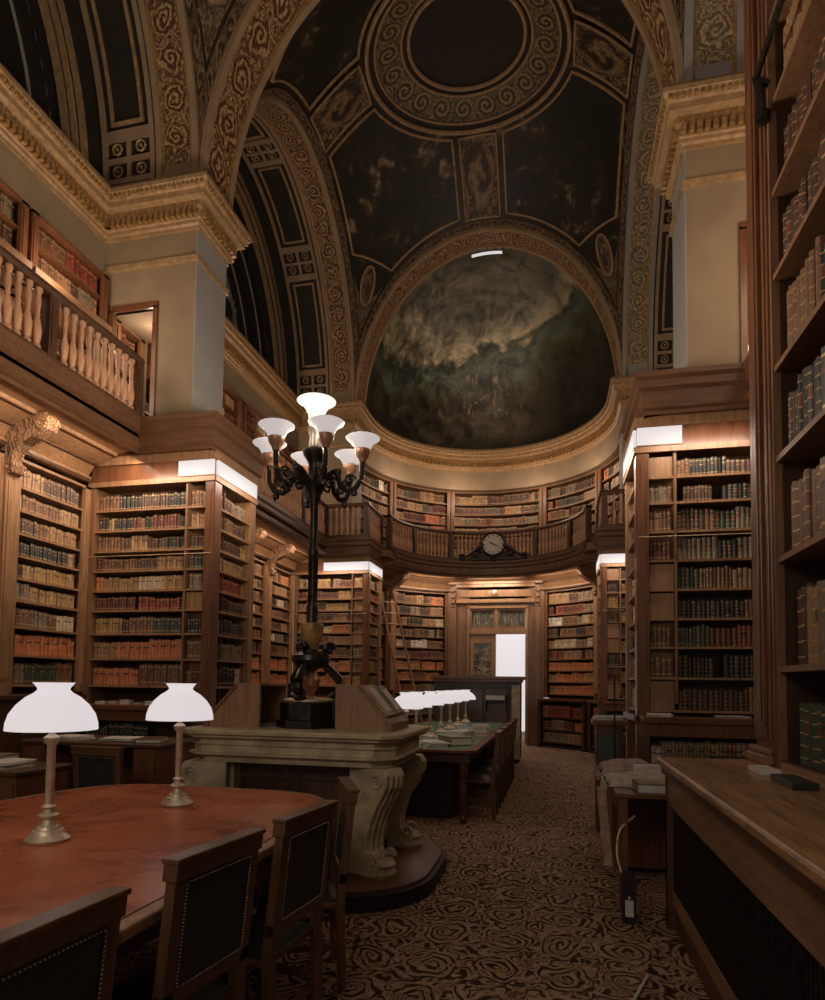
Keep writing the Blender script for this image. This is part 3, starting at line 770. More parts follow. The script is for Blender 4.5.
# projecting units: near face, aisle face
UX = 2.38
def unit(x_in, x_out, y0, y1, side, lab, place, seed, cand):
    """x_in = aisle side X, x_out = wall side X"""
    left = side < 0
    zt = 3.84
    xl, xr = (x_out, x_in) if left else (x_in, x_out)
    fr = Fr(xl, y0, 0, -1)                       # near face, s along +X
    w = xr - xl
    t = thing('projecting_bookcase', lab, 'bookcase', ((xl + xr) / 2, (y0 + y1) / 2, 0))
    # carcass core behind the shelves
    MB().wbox(xl + .3 if not left else xl, xr - .3 if left else xr, y0 + .32, y1, 0, 4.36).build('carcass', W_, t)
    MB().wbox(xl, xr, y0, y1, 3.86, 4.30).build('frieze', WR, t)
    m = MB(); m.box(fr, -.02, w + .02, 0, .03, 3.84, 3.90); m.box(fr, -.02, w + .02, 0, .03, 4.10, 4.2)
    fa = Fr(x_in, y0, 1, 0) if left else Fr(x_in, y1, -1, 0)
    m.box(fa, -.02, y1 - y0 + .02, 0, .03, 3.84, 3.90); m.box(fa, -.02, y1 - y0 + .02, 0, .03, 4.10, 4.2)
    m.build('frieze_moulding', WL, t)
    m = MB()
    # corner stiles of the near face, then the narrow column
    s_c = w - .11 if left else 0
    m.box(fr, s_c, s_c + .11, -.03, .012, 0, zt); m.box(fr, s_c + .03, s_c + .08, .012, .02, 1.5, zt - .1)
    m.build('corner_stile', WR, t, bevel=.004)
    s_o = 0 if left else w - .07
    MB().box(fr, s_o, s_o + .07, -.3, .01, 0, zt).build('stile', W_, t)
    nc0, nc1 = (w - .37, w - .345) if left else (.345, .37)
    MB().box(fr, nc0, nc1, -.28, 0, 1.34, zt).build('divider', W_, t)
    main = (.07, nc0) if left else (nc1, w - .07)
    nar = (nc1, w - .11) if left else (.11, nc0)
    zz = LOW if left else [1.28, 1.60, 1.90, 2.18, 2.47, 2.76, 3.05, 3.34, 3.60]
    for k, z in enumerate(zz):
        MB().box(fr, .07, w - .11 if left else w - .07, -.30, -.005, z - .024, z).build('shelf', WL, t)
        top = (zz[k + 1] if k + 1 < len(zz) else zt) - .03
        wt = lowrow(k, seed) if left else [WDK, WDK, WRD, WNR, WNR, WA, WNR, WDK, WA][k]
        if place != '' and not (left and k == -1):
            fill(place, fr, main[0], main[1], z, (top - z) * .93, k + 1, wt, cand=cand)
            if k not in ((0, 3, 4, 8) if not left else (3,)):
                fill(place + ' narrow column', fr, nar[0], nar[1], z, (top - z) * .93, k + 1, WA, depth=.07, cand=False)
            else:
                MB().box(fr, nar[0] + .005, nar[1] - .005, -.12, -.03, z, top - .01).build('wood_block', WL, t)
    MB().box(fr, .04, w - .04, -.32, -.30, 0, zt).build('back_panel', BKP, t)
    # aisle face
    wa = y1 - y0
    fl = (0, .15) if left else (wa - .15, wa)
    MB().box(fa, *fl, -.03, .012, 0, zt).build('stile', WR, t)
    fl = (wa - .12, wa) if left else (0, .12)
    MB().box(fa, *fl, -.3, .012, 0, zt).build('stile', WL, t)
    s0_, s1_ = (.15, wa - .12) if left else (.12, wa - .15)
    MB().box(fa, *((.13, .15) if left else (wa - .15, wa - .13)), -.36, -.03, 1.3, zt).build('divider', W_, t)
    for k, z in enumerate(zz):
        MB().box(fa, s0_, s1_, -.30, -.005, z - .024, z).build('shelf', WL, t)
        top = (zz[k + 1] if k + 1 < len(zz) else zt) - .03
        fill(place + ', aisle face', fa, s0_, s1_, z, (top - z) * .93, k + 1, [WLT, WDK][k == 2] if k < 3 else lowrow(k, seed + 2), cand=cand and left)
    # brass reading rails
    m = MB(); z = 2.98
    m.tube([fr.P(.0, .05, z), fr.P(w, .05, z)], .006, 6)
    m.build('brass_rail', TANG, t)
    # cupboard below with counter
    MB().box(fr, -.0, w + (.06 if left else 0), -.02, .30, 1.16, 1.22).build('counter_top', WR, t, bevel=.008)
    m = MB(); m.box(fr, .0, w, 0, .26, 1.04, 1.16); m.build('apron', WR, t)
    MB().box(fr, 0, w, 0, .02, .1, 1.04).build('lower_back', BKP, t)
    for a in (0, w - .07): MB().box(fr, a, a + .07, 0, .25, 0, 1.04).build('leg_panel', WD, t)
    MB().box(fr, .07, w - .07, 0, .24, .38, .41).build('lower_shelf', WD, t)
    MB().box(fr, .07, w - .07, 0, .24, .72, .75).build('lower_shelf', WD, t)
    f2 = Fr(xl, y0 - .24, 0, -1)
    if place: 
        fill(place + ' lower', f2, .08, w * .62, .75, .27, 1, WDK if left else WRD, cand=False)
        fill(place + ' lower', f2, .08, w - .08, .41, .28, 2, WDK, cand=False)
    MB().box(fa, 0, wa, 0, .04, 1.16, 1.22).build('counter_edge', WR, t)
    return t
unit(XC - UX, -5.55, 6.60, 7.62, -1, 'tall projecting oak bookcase behind the two white table lamps, under the grey pier', 'tall case behind table lamps', 0, True)
unit(XC + 2.30, 2.55, 6.60, 7.62, 1, 'tall dark projecting bookcase beyond the worn wooden worktop', 'dark case beyond worktop', 1, True)
unit(XC - UX, -5.55, 12.85, 13.9, -1, 'projecting oak bookcase behind the candelabra, beside the leaning ladder', 'case behind candelabra', 3, False)
unit(XC + UX, 2.55, 12.85, 13.9, 1, 'narrow glimpse of projecting bookcase right of the lit doorway wall', 'case right of the doorway', 2, False)

# white strip lights along the friezes
def strip(x0, x1, y0, y1, lab, horizontal=True):
    a, b = sorted((x0, x1)); c, d = sorted((y0, y1))
    t = thing('strip_light', lab, 'strip light', ((a + b) / 2, (c + d) / 2, 3.9), 'white strip lights on top of the projecting bookcases')
    if b - a > d - c:
        MB().wbox(a, b, c, d, 3.91, 4.09).build('diffuser', STRIP, t); MB().wbox(a - .01, b + .01, c - .005, d, 4.09, 4.099).build('housing', W_, t)
        MB().wbox(a - .01, b + .01, c - .005, d, 3.901, 3.91).build('housing', W_, t)
    else:
        MB().wbox(a, b, c, d, 3.91, 4.09).build('diffuser', STRIP, t); MB().wbox(a, b + .0, c - .01, d + .01, 4.09, 4.099).build('housing', W_, t)
        MB().wbox(a, b, c - .01, d + .01, 3.901, 3.91).build('housing', W_, t)
for (yn, lab) in ((6.60, 'near'), (12.85, 'far')):
    xl = XC - UX; xr = XC + (2.30 if yn < 10 else UX); wh = 'grey pier bookcase behind the table lamps' if yn < 10 else 'bookcase behind the candelabra'
    strip(xl - (.46 if yn < 10 else 1.0), xl, yn - .035, yn - .002, 'white strip light on the front frieze of the ' + wh)
    strip(xl + .002, xl + .035, yn + .02, yn + 1.0, 'white strip light on the aisle side of the ' + wh)
    wh = 'dark bookcase beyond the worktop' if yn < 10 else 'bookcase right of the doorway'
    strip(xr, xr + (.42 if yn < 10 else 1.0), yn - .035, yn - .002, 'white strip light on the front frieze of the ' + wh)
    strip(xr - .035, xr - .002, yn + .02, yn + 1.0, 'white strip light on the aisle side of the ' + wh)

# ---- upper level cases
UP = [4.56, 4.84, 5.12, 5.40]
FU = lambda y: Fr(-5.78, y, 1, 0); FUR = lambda y: Fr(mx(-5.78), y, -1, 0)
def upper(y, w, lab, place, F_=FU, cand=False):
    bookcase('gallery_bookcase', lab, 'bookcase', F_(y), w, UP, 5.68, 4, place, mat=WR, depth=.26, cand=False, wtsfn=lambda i: [WRD, WA, WRD, WDK][i % 4])
    f = F_(y); g = Fr(f.P(0, .27, 0)[0], f.P(0, .27, 0)[1], f.n[0], f.n[1])
    t = bookcase('overhead_bookcase', lab.replace('red brown gallery bookcase behind the big balusters', 'short overhead row of gallery books').replace('gallery bookcase', 'short overhead row of gallery books'), 'bookcase', g, w, [5.99, 6.27], 6.56, 1, place + ' overhead', mat=WR, depth=.5, cand=cand, wtsfn=lambda i: WRD, wmul=.9)
    m = MB(); ol = [(0, 0)]
    m.box(f, 0, w, -.02, .36, 5.84, 5.91); m.box(f, 0, w, -.02, .28, 5.70, 5.84)
    m.build('ledge', WLY, t)
k = 0
for y in (3.0, 4.25, 5.5):
    upper(y, 1.2, '%s red brown gallery bookcase behind the big balusters, counted towards the grey pier' % ORD[k], 'near gallery case %d' % k, cand=(k > 0)); k += 1
for k in range(4): upper(7.6 + k * 1.34, 1.28, '%s gallery bookcase beyond the grey pier above the far wall' % ORD[k], 'far gallery case %d' % k)
for k in range(4): upper(12.95 - k * 1.34, 1.28, '%s gallery bookcase on the right wall beyond the tan pier' % ORD[k], 'right far gallery case %d' % k, FUR)

bookcase('passage_bookcase', 'small lit bookcase set in the side of the passage through the grey pier', 'bookcase', Fr(-5.47, 6.81, 1, 0), .58, [4.56, 4.88, 5.20, 5.52, 5.82], 6.10, 5, 'passage', mat=W_, depth=.28, cand=False, wtsfn=lambda i: WRD)
# ---- apse cases
AZ = [1.30, 1.60, 1.88, 2.16, 2.44, 2.72, 3.0, 3.28, 3.56]
def apw(i): return WO_ if i in (1, 2) else ([WRD] * 1 + [WA])[i % 2] if i == 0 else [WA, WLT, WA, WRD, WLT][i % 5]
def apw2(i): return WO_ if i in (0, 1, 2) else [WA, WLT, WRD, WA, WLT][i % 5]
for a0, a1, lab, fn in ((-55.8, -24.5, 'curved oak bookcase left of the door, behind the ladder', apw), (-80, -58.8, 'curved oak bookcase at the left end of the apse behind the projecting case', apw),
                    (24.5, 55.8, 'curved oak bookcase right of the door with orange volumes low down', apw2), (58.8, 80, 'curved oak bookcase at the right end of the apse', apw2)):
    arc_case('apse_bookcase', lab, 'apse ' + lab, a0, a1, AZ, 3.88, wtsfn=fn, z0=1.2, mat=W_)
    lab2 = {-55.8: 'left of the door below the ladder', -80: 'at the far left end of the apse', 24.5: 'right of the bright doorway', 58.8: 'at the far right end of the apse'}[a0]
    t = arc_case('low_bookcase', 'low dark counter bookcase ' + lab2, 'apse low ' + lab2, a0, a1, [.14, .44, .74], 1.14, r=2.62, wtsfn=lambda i: WRD, z0=.06, mat=WD)
    fr = Arc(XC, 13.6, 2.62, math.radians(a0)); w = 2.62 * math.radians(a1 - a0)
    MB().box(fr, 0, w, -.34, .06, 1.14, 1.19).build('counter_top', WR, t)
    MB().box(fr, 0, w, -.26, .0, 0, .06).build('plinth', BK, t)
UZ = [4.56, 4.86, 5.14, 5.42, 5.70, 5.98, 6.26]
for a0, a1, lab in ((-88, -57.6, 'curved gallery bookcase at the far left of the apse balcony'), (-57, -24, 'curved gallery bookcase left of the clock'), (-23.6, 23.6, 'wide curved gallery bookcase behind the clock'),
                    (24, 57, 'curved gallery bookcase right of the clock'), (57.6, 88, 'curved gallery bookcase at the far right of the apse balcony')):
    arc_case('apse_gallery_bookcase', lab, 'apse gallery ' + lab, a0, a1, UZ, 6.58, wtsfn=lambda i: WRD if i % 3 else WA, mat=W_)
for a in (-57.3, 57.3):
    fr = Arc(XC, 13.6, 2.93, math.radians(a)); t = math.radians(a)
    bracket(Fr(XC + 2.93 * math.sin(t), 13.6 + 2.93 * math.cos(t), -math.sin(t), -math.cos(t)), 'carved bracket %s of the doorway under the apse gallery' % ('left' if a < 0 else 'right'))

# ---- near right bookcase, standing on the worktop
NX = 1.27
NZ = [1.087, 1.63, 2.27, 2.87, 3.42, 3.98, 4.50, 5.05, 5.60, 6.15]
frn = Fr(NX, 4.10, -1, 0)     # s runs toward the camera
t = thing('tall_bookcase', 'very tall dark bookcase standing on the worn worktop beside the aisle', 'bookcase', (NX + .2, 3.0, 1.05))
MB().box(frn, 0, 3.0, -.42, -.40, 1.05, 7.0).build('back_panel', BKP, t)
m = MB(); m.box(frn, -.34, .0, -.42, .02, 1.05, 7.0); m.box(frn, -.33, -.27, .02, .035, 1.2, 6.95); m.box(frn, -.23, -.11, .02, .045, 1.2, 6.95); m.box(frn, -.20, -.14, .045, .055, 1.3, 6.9); m.box(frn, -.07, -.03, .02, .03, 1.2, 6.95)
m.build('end_post', WR, t, bevel=.006)
m = MB(); m.box(frn, -.36, .0, .02, .08, 1.05, 1.11); m.box(frn, -.35, -.01, .02, .065, 1.11, 1.15); m.build('post_foot', WL, t, bevel=.012)
m = MB(); m.box(frn, .0, .03, -.04, .005, 1.05, 7.0); m.build('inner_bead', W_, t); MB().box(frn, .0, .02, -.40, -.04, 1.05, 7.0).build('side_panel', BKP, t)
for z in NZ: MB().box(frn, .0, 3.0, -.40, -.005, z - .035, z).build('shelf', WD if z < 1.1 else W_, t)
MB().box(frn, 1.6, 1.68, -.4, .01, 1.05, 7.0).build('stile', W_, t)
MB().box(frn, 2.95, 3.0, -.4, .01, 1.05, 7.0).build('stile', W_, t)
m = MB(); m.tube([frn.P(.03 + k * .3, .07, 5.25) for k in range(0, 10)], .02, 8); m.build('ladder_rail', BRONZE, t)
m = MB(); m.tube([frn.P(.02, .0, 5.2), frn.P(.03, .05, 5.22), frn.P(.03, .07, 5.25), frn.P(.04, .05, 5.12), frn.P(.04, .04, 5.02)], .024, 8); m.lathe(frn.P(.04, .04, 4.97), [(0, -.03), (.04, -.02), (.045, .03), (.02, .06)], 10); m.build('rail_hook', BRONZE, t)
m = MB(); m.box(frn, .1, 2.9, -.02, .02, 1.05, 1.085); m.build('bottom_rail', WL, t)
for k, z in enumerate(NZ[:-1]):
    h = NZ[k + 1] - z - .035
    fill('tall case by the aisle', frn, .05 if k > 1 else .12, 1.6, z, min(h * .86, .48), k + 1, [WNR, WNR, WNR, WDK, WDK, WNR, WDK, WNR, WDK][k], depth=.26, wmul=1.25, cand=True, gap=.15)

# worktop
t = thing('worktop_cabinet', 'long worn brown wooden worktop cabinet with dark grille front along the aisle', 'cabinet', (1.2, 2.4, 0))
frw = Fr(.64, 4.40, -1, 0); LW = 4.1
m = MB(); m.box(frw, 0, LW, -1.0, 0, 1.005, 1.05); m.build('worktop', WRY, t, bevel=.012)
m = MB(); m.box(frw, .02, LW, -1.0, -.03, .95, 1.005); m.build('edge_moulding', WDY, t)
m = MB(); m.box(frw, .03, LW, -.10, -.06, .76, .95); m.box(frw, .03, LW, -.07, -.055, .93, .95); m.build('apron', WLY, t)
for s_ in (.03, 2.9): MB().box(frw, s_, s_ + .10, -.12, -.05, .0, .78).build('stile', WD, t)
MB().box(frw, .03, LW, -.11, -.07, .16, .24).build('bottom_rail', WLY, t)
MB().box(frw, .05, LW, -.13, -.09, .0, .16).build('plinth', WD, t)
MB().box(frw, .03, .07, -1.0, -.05, 0, .95).build('end_panel', WD, t)
MB().box(frw, .07, LW, -.95, -.5, .24, .27).build('inner_shelf', WD, t)
m = MB()
for a0_, a1_ in ((.13, 2.9), (3.0, 4.1)):
    n = int((a1_ - a0_) / .035)
    for k in range(n):
        s_ = a0_ + .035 * (k + .5)
        m.tube([frw.P(s_, -.085, .24), frw.P(s_, -.085, .78)], .006, 5)
g_ = m.build('grille', BRONZE, t); g_['kind'] = 'stuff'
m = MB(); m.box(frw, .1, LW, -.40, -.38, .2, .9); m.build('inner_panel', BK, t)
fwk = Fr(.78, 4.2, -1, 0)
fill('behind the grille', Fr(.84, 4.2, -1, 0), .0, 3.9, .27, .36, 1, WDK, depth=.2, cand=False)
# small flat items on the worktop near the case
for (s_, d_, w_, l_, h_, mt, lab) in ((.55, -.50, .10, .22, .03, PAPER, 'small pale booklet lying against the foot of the tall bookcase'), (.95, -.50, .11, .30, .035, LEATH, 'dark flat folder lying on the worktop at the shelf edge')):
    o = MB().box(frw, s_, s_ + l_, d_, d_ + w_, 1.0505, 1.05 + h_).build('booklet', mt, bevel=.003); tag(o, lab, 'booklet')

# ---- balustrades
def baluster_mesh():
    m = MB(); p = [(.036, 0), (.036, .05), (.022, .07), (.03, .10), (.040, .20), (.038, .28), (.024, .38), (.018, .42), (.026, .44), (.018, .46), (.024, .52), (.028, .60), (.018, .68), (.034, .72), (.034, .76)]
    m.lathe((0, 0, 0), [(r * 1.08, z) for r, z in p], 10)
    me = bpy.data.meshes.new('baluster')
    me.from_pydata(m.v, [], m.f); me.materials.append(WBAL)
    me.polygons.foreach_set('use_smooth', [True] * len(m.f)); me.update()
    try: me.set_sharp_from_angle(angle=math.radians(50))
    except Exception: pass
    return me
WBAL = wood('baluster_oak', (.44, .235, .135)); BME = baluster_mesh()
def balustrade(path, lab, posts_at, step=.115, cand=None):
    xs = [p[0] for p in path]; ys = [p[1] for p in path]
    t = thing('balustrade', lab, 'balustrade', (path[0][0], path[0][1], 4.58))
    m = MB(); m.sweep(path, [(-.05, 4.581), (.05, 4.581), (.05, 4.66), (-.05, 4.66)], 0, True); m.build('bottom_rail', WD, t)
    m = MB(); m.sweep(path, [(-.055, 5.26), (.055, 5.26), (.07, 5.30), (.055, 5.34), (-.055, 5.34), (-.07, 5.30)], 0, True); m.build('handrail', WD, t)
    # arc-length walk
    tot = sum(math.dist(a, b) for a, b in zip(path, path[1:]))
    def at(s_):
        for a, b in zip(path, path[1:]):
            l = math.dist(a, b)
            if s_ <= l + 1e-6: return (a[0] + (b[0] - a[0]) * s_ / l, a[1] + (b[1] - a[1]) * s_ / l, (b[0] - a[0]) / l, (b[1] - a[1]) / l)
            s_ -= l
        return (*path[-1], 1, 0)
    for s_ in posts_at:
        x, y, dx, dy = at(min(max(s_, .05), tot - .05)); fr = Fr(x, y, dy, -dx)
        m = MB(); m.box(fr, -.055, .055, -.055, .055, 4.58, 5.28); m.box(fr, -.03, .03, .055, .065, 4.72, 5.18); m.build('post', WD, t)
    s_ = .08; kk = 0
    ps = sorted(posts_at)
    while s_ < tot - .06:
        if all(abs(s_ - q) > .09 for q in ps) and kk < 98:
            x, y, dx, dy = at(s_)
            o = bpy.data.objects.new('baluster', BME); o.scale = (1, 1, .79); COL.objects.link(o); o.parent = t; kk += 1
            o.location = (x - WO[t][0], y - WO[t][1], 4.66 - WO[t][2])
        s_ += step
    return t
balustrade([(-4.86, 3.4), (-4.86, 6.50)], 'gallery balustrade of turned oak balusters above the near wall bookcases', [.3, 1.72, 3.05])
balustrade([(-4.86, 7.72), (-4.86, 12.78), (-3.91, 12.78), (-3.91, 13.9)], 'gallery balustrade beyond the grey pier stepping out round the projecting bookcase', [.06, 1.3, 2.55, 3.8, 5.06, 6.0, 7.05], step=.125)
balustrade([(mx(-3.91), 13.9), (mx(-3.91), 12.78), (mx(-4.86), 12.78), (mx(-4.86), 7.72)], 'gallery balustrade at the right of the apse running behind the tan pier', [.06, 1.15, 2.1, 3.4, 4.7, 6.0, 7.1], step=.125)
arr = arcpath(2.20, -86, 86, 40); tot = sum(math.dist(a, b) for a, b in zip(arr, arr[1:]))
balustrade(arr, 'curved apse balustrade carrying the clock', [.05, tot * .17, tot * .335, tot * .5, tot * .665, tot * .83, tot - .05], step=.105)
# ================================================================ DOORWAY
DY = 16.24
def dpx(px): return XC + (px - 500) / 41.5
m = MB()
X0, X1 = XC - 1.18, XC + 1.18
dw = Fr(XC, DY, 0, -1)
m.box(dw, -1.22, -.66, -.12, 0, 0, 3.62); m.box(dw, .80, 1.22, -.12, 0, 0, 3.62); m.box(dw, -.66, .80, -.12, 0, 3.46, 4.2); m.box(dw, -1.22, 1.22, -.12, 0, 3.62, 4.2)
dr = struct(m.build('door_1', W_))
m = MB()
for s_ in (-1.14, 1.0):
    m.box(dw, s_, s_ + .15, 0, .10, 0, 3.5); m.box(dw, s_ - .02, s_ + .17, 0, .13, 0, .25); m.box(dw, s_ + .04, s_ + .11, .10, .115, .5, 3.2)
m.build('pilaster', W_, dr, bevel=.004)
m = MB()
for s_ in (-1.075, 1.075):
    for z in (3.62, 3.76, 3.90): m.lathe(dw.P(s_, .12, z), [(0, -.05), (.05, -.03), (.06, 0), (.04, .04), (0, .05)], 8)
    m.box(dw, s_ - .06, s_ + .06, 0, .12, 3.5, 3.95)
m.build('capital', CARVE, dr)
m = MB(); m.box(dw, -1.2, 1.2, 0, .16, 4.08, 4.14); m.box(dw, -1.0, 1.0, 0, .12, 4.0, 4.08); m.box(dw, -1.0, 1.0, 0, .06, 3.66, 3.70); m.box(dw, -1.0, 1.0, 0, .10, 3.60, 3.66)
m.box(dw, -.9, .9, 0, .03, 3.76, 3.94)
m.build('lintel', WL, dr, bevel=.004)
m = MB(); m.lathe(dw.P(0, .14, 3.86), [(0, -.06), (.05, -.04), (.065, 0), (.05, .04), (0, .06)], 12); m.build('boss', PAPER, dr)
m = MB()
for s_ in (-.72, .78): m.box(dw, s_, s_ + .06, -.02, .05, 0, 3.50)
m.box(dw, -.72, .84, -.02, .05, 3.46, 3.54); m.box(dw, -.66, .80, -.06, .03, 2.80, 2.94); m.box(dw, .0, .06, -.06, .02, 2.80, 3.46)
m.build('door_frame', WL, dr, bevel=.004)
for a, b in ((-.60, -.05), (.11, .72)):
    m = MB()
    m.box(dw, a - .05, a, -.06, .0, 2.94, 3.46); m.box(dw, b, b + .05, -.06, 0, 2.94, 3.46); m.box(dw, a, b, -.06, 0, 3.40, 3.46); m.box(dw, a, b, -.06, 0, 2.94, 3.0)
    m.build('transom_frame', W_, dr)
    MB().box(dw, a, b, -.05, -.04, 3.0, 3.40).build('pane', ETCH, dr)
# closed leaf with a dark pane that has painted reflections
m = MB(); m.box(dw, -.66, -.54, -.06, -.01, .05, 2.80); m.box(dw, -.10, .02, -.06, -.01, .05, 2.80); m.box(dw, -.54, -.10, -.06, -.01, 2.56, 2.80); m.box(dw, -.54, -.10, -.06, -.01, 0.05, 1.1)
lf = m.build('door_leaf', WL, dr, bevel=.005)
MB().box(dw, -.54, -.10, -.045, -.035, 1.1, 2.56).build('pane', MIRR, lf)
MB().box(dw, -.04, -.015, -.01, .03, 1.35, 1.5).build('handle', BRASS, lf)
# open leaf swung into the room behind
ol = Fr(XC + .79, DY + .06, -1, 0)
m = MB()
for a, b, z0, z1 in ((-.66, -.56, .05, 2.78), (-.1, 0, .05, 2.78), (-.56, -.1, 2.6, 2.78), (-.56, -.1, .05, .9)): m.box(ol, a, b, -.02, .03, z0, z1)
m.build('door_leaf', W_, dr)
# bright room beyond
m = MB()
m.wbox(-3.5, -3.4, 16.6, 20, 0, 4); m.wbox(.6, .7, 16.6, 20, 0, 4); m.wbox(-3.5, .7, 19.9, 20, 0, 4); m.wbox(-3.5, .7, 16.6, 20, 3.9, 4.0)
struct(m.build('wall_beyond', WHITE))
m = MB(); m.wbox(-2.3, .55, 19.80, 19.86, .1, 3.8); w5 = struct(m.build('window_5', DAY))
m = MB()
for x in (-2.35, .50): m.wbox(x, x + .05, 19.74, 19.82, .25, 3.65)
m.wbox(-2.3, .5, 19.74, 19.82, .02, .1); m.wbox(-2.3, .5, 19.74, 19.82, 3.75, 3.85)
m.build('window_frame', WHITE, w5)

# ================================================================ CLOCK over the balustrade
def pos_on(r, z, deg=0, y_off=0): t = math.radians(deg); return (XC + r * math.sin(t), 13.6 + r * math.cos(t), z)
t = thing('wall_clock', 'round clock with pale dial and dark carved scroll mount on the curved balustrade', 'clock', (XC, 13.6 + 2.0, 4.58))
ck = Fr(XC, 13.6 + 2.06, 0, -1); zc = 4.98
def disc(mb, fr, c, r, d0, d1, n=28, mi=0): mb.prism(fr, [(c[0] + r * math.cos(2 * PI * k / n), c[1] + r * math.sin(2 * PI * k / n)) for k in range(n)], d0, d1, mi)
m = MB(); disc(m, ck, (0, zc), .27, 0, .10); m.build('case', PAPER, t)
m = MB(); m.tube([ck.P(.29 * math.cos(2 * PI * k / 32), .10, zc + .29 * math.sin(2 * PI * k / 32)) for k in range(32)], .035, 8, closed=True); m.build('bezel', BRONZE, t)
m = MB()
for k in range(12):
    a = PI / 6 * k; m.prism(ck, [(.19 * math.cos(a - .05), zc + .19 * math.sin(a - .05)), (.24 * math.cos(a - .05), zc + .24 * math.sin(a - .05)), (.24 * math.cos(a + .05), zc + .24 * math.sin(a + .05)), (.19 * math.cos(a + .05), zc + .19 * math.sin(a + .05))], .10, .105)
m.build('hour_marks', BRONZE, t)
for ang, ln, w in ((-25, .20, .014), (150, .12, .018)):
    a = math.radians(ang); dx, dz = math.cos(a), math.sin(a)
    MB().prism(ck, [(-dz * w, zc + dx * w), (dz * w, zc - dx * w), (dx * ln + dz * w * .4, zc + dz * ln - dx * w * .4), (dx * ln - dz * w * .4, zc + dz * ln + dx * w * .4)], .106, .112).build('clock_hand', BRONZE, t)
m = MB()
for sd in (-1, 1):
    pts = []
    for k in range(30):
        u = k / 29; pts.append(ck.P(sd * (.24 + .80 * u), .06 - .10 * u * u, zc - .02 - .34 * u ** .75 + .03 * math.sin(u * 9)))
    m.tube(pts, .055, 8, r1=.03)
    for c, r in (((.42, -.22), .13), ((.78, -.32), .09)):
        m.tube([ck.P(sd * (c[0] + r * (1 - k / 30) * math.cos(k * .5)), .06, zc + c[1] + r * (1 - k / 30) * math.sin(k * .5)) for k in range(26)], .03, 6)
m.prism(ck, [(-.75, 4.60), (.75, 4.60), (.5, 4.72), (.25, 4.78), (-.25, 4.78), (-.5, 4.72)], 0, .06)
m.lathe(ck.P(0, .06, 4.66), [(0, -.12), (.05, -.08), (.07, -.02), (.04, .04), (0, .06)], 10)
m.build('scroll_mount', BRONZE, t)

# ================================================================ LADDERS
def ladder(b, top, wdir, w, lab, mat, n=14):
    t = thing('library_ladder', lab, 'ladder', b)
    b = Vector(b); top = Vector(top); wd = Vector(wdir).normalized() * (w / 2)
    for s_ in (-1, 1):
        m = MB(); m.tube([b + wd * s_, top + wd * s_ * .85], .034, 6); m.build('rail', mat, t)
    for k in range(1, n):
        p = b + (top - b) * k / n
        m = MB(); m.tube([p - wd * (1 - .15 * k / n), p + wd * (1 - .15 * k / n)], .018, 6); m.build('rung', mat, t)
ladder((-3.02, 14.3, 0), (-3.98, 14.7, 3.72), (1, 1.2, 0), .46, 'tall leaning wooden library ladder between the projecting case and the doorway', WL)

# ================================================================ CARVED PEDESTAL DESK
DX0, DX1, DY0, DY1 = -2.80, -1.08, 4.32, 5.50; DZ = 1.14
t = thing('pedestal_desk', 'massive pale carved desk with scroll console legs under the candelabra', 'desk', ((DX0 + DX1) / 2, (DY0 + DY1) / 2, 0))
def rrect(x0, x1, y0, y1, r, n=8):
    pts = []
    for cx, cy, a in ((x1 - r, y1 - r, 0), (x0 + r, y1 - r, 90), (x0 + r, y0 + r, 180), (x1 - r, y0 + r, 270)):
        for k in range(n + 1): q = math.radians(a + 90 * k / n); pts.append((cx + r * math.cos(q), cy + r * math.sin(q)))
    return pts
def slab(mb, pts, z0, z1, mi=0):
    i = len(mb.v); n = len(pts)
    for z in (z0, z1):
        for x, y in pts: mb.v.append((x, y, z))
    mb.f.append(tuple(range(i, i + n))[::-1]); mb.f.append(tuple(range(i + n, i + 2 * n))); mb.m += [mi, mi]; mb.uv += [[(0, 0)] * n] * 2
    for k in range(n):
        k2 = (k + 1) % n; mb.f.append((i + k, i + k2, i + n + k2, i + n + k)); mb.m.append(mi); mb.uv.append([(0, 0)] * 4)
m = MB(); slab(m, rrect(-3.08, -.86, 4.0, 5.75, .62), 0, .105); m.build('plinth_edge', BK, t)
m = MB(); slab(m, rrect(-3.04, -.90, 4.04, 5.71, .60), .105, .125); m.build('plinth_top', FASC, t)
m = MB(); c = .13
oct_ = [(DX0 + c, DY0), (DX1 - c, DY0), (DX1, DY0 + c), (DX1, DY1 - c), (DX1 - c, DY1), (DX0 + c, DY1), (DX0, DY1 - c), (DX0, DY0 + c)]
def off(pts, o_): cx, cy = (DX0 + DX1) / 2, (DY0 + DY1) / 2; return [(x + o_ * (1 if x > cx else -1), y + o_ * (1 if y > cy else -1)) for x, y in pts]
slab(m, off(oct_, .03), DZ - .035, DZ); slab(m, off(oct_, .0), DZ - .06, DZ - .035)
m.build('desk_top', STONE, t, bevel=.008)
m = MB(); slab(m, off(oct_, -.05), .965, DZ - .06); slab(m, off(oct_, -.02), .95, .967); slab(m, off(oct_, -.075), .905, .95); slab(m, off(oct_, -.06), .895, .906); slab(m, off(oct_, -.035), 1.025, 1.04)
m.build('apron', STONE, t, bevel=.006)
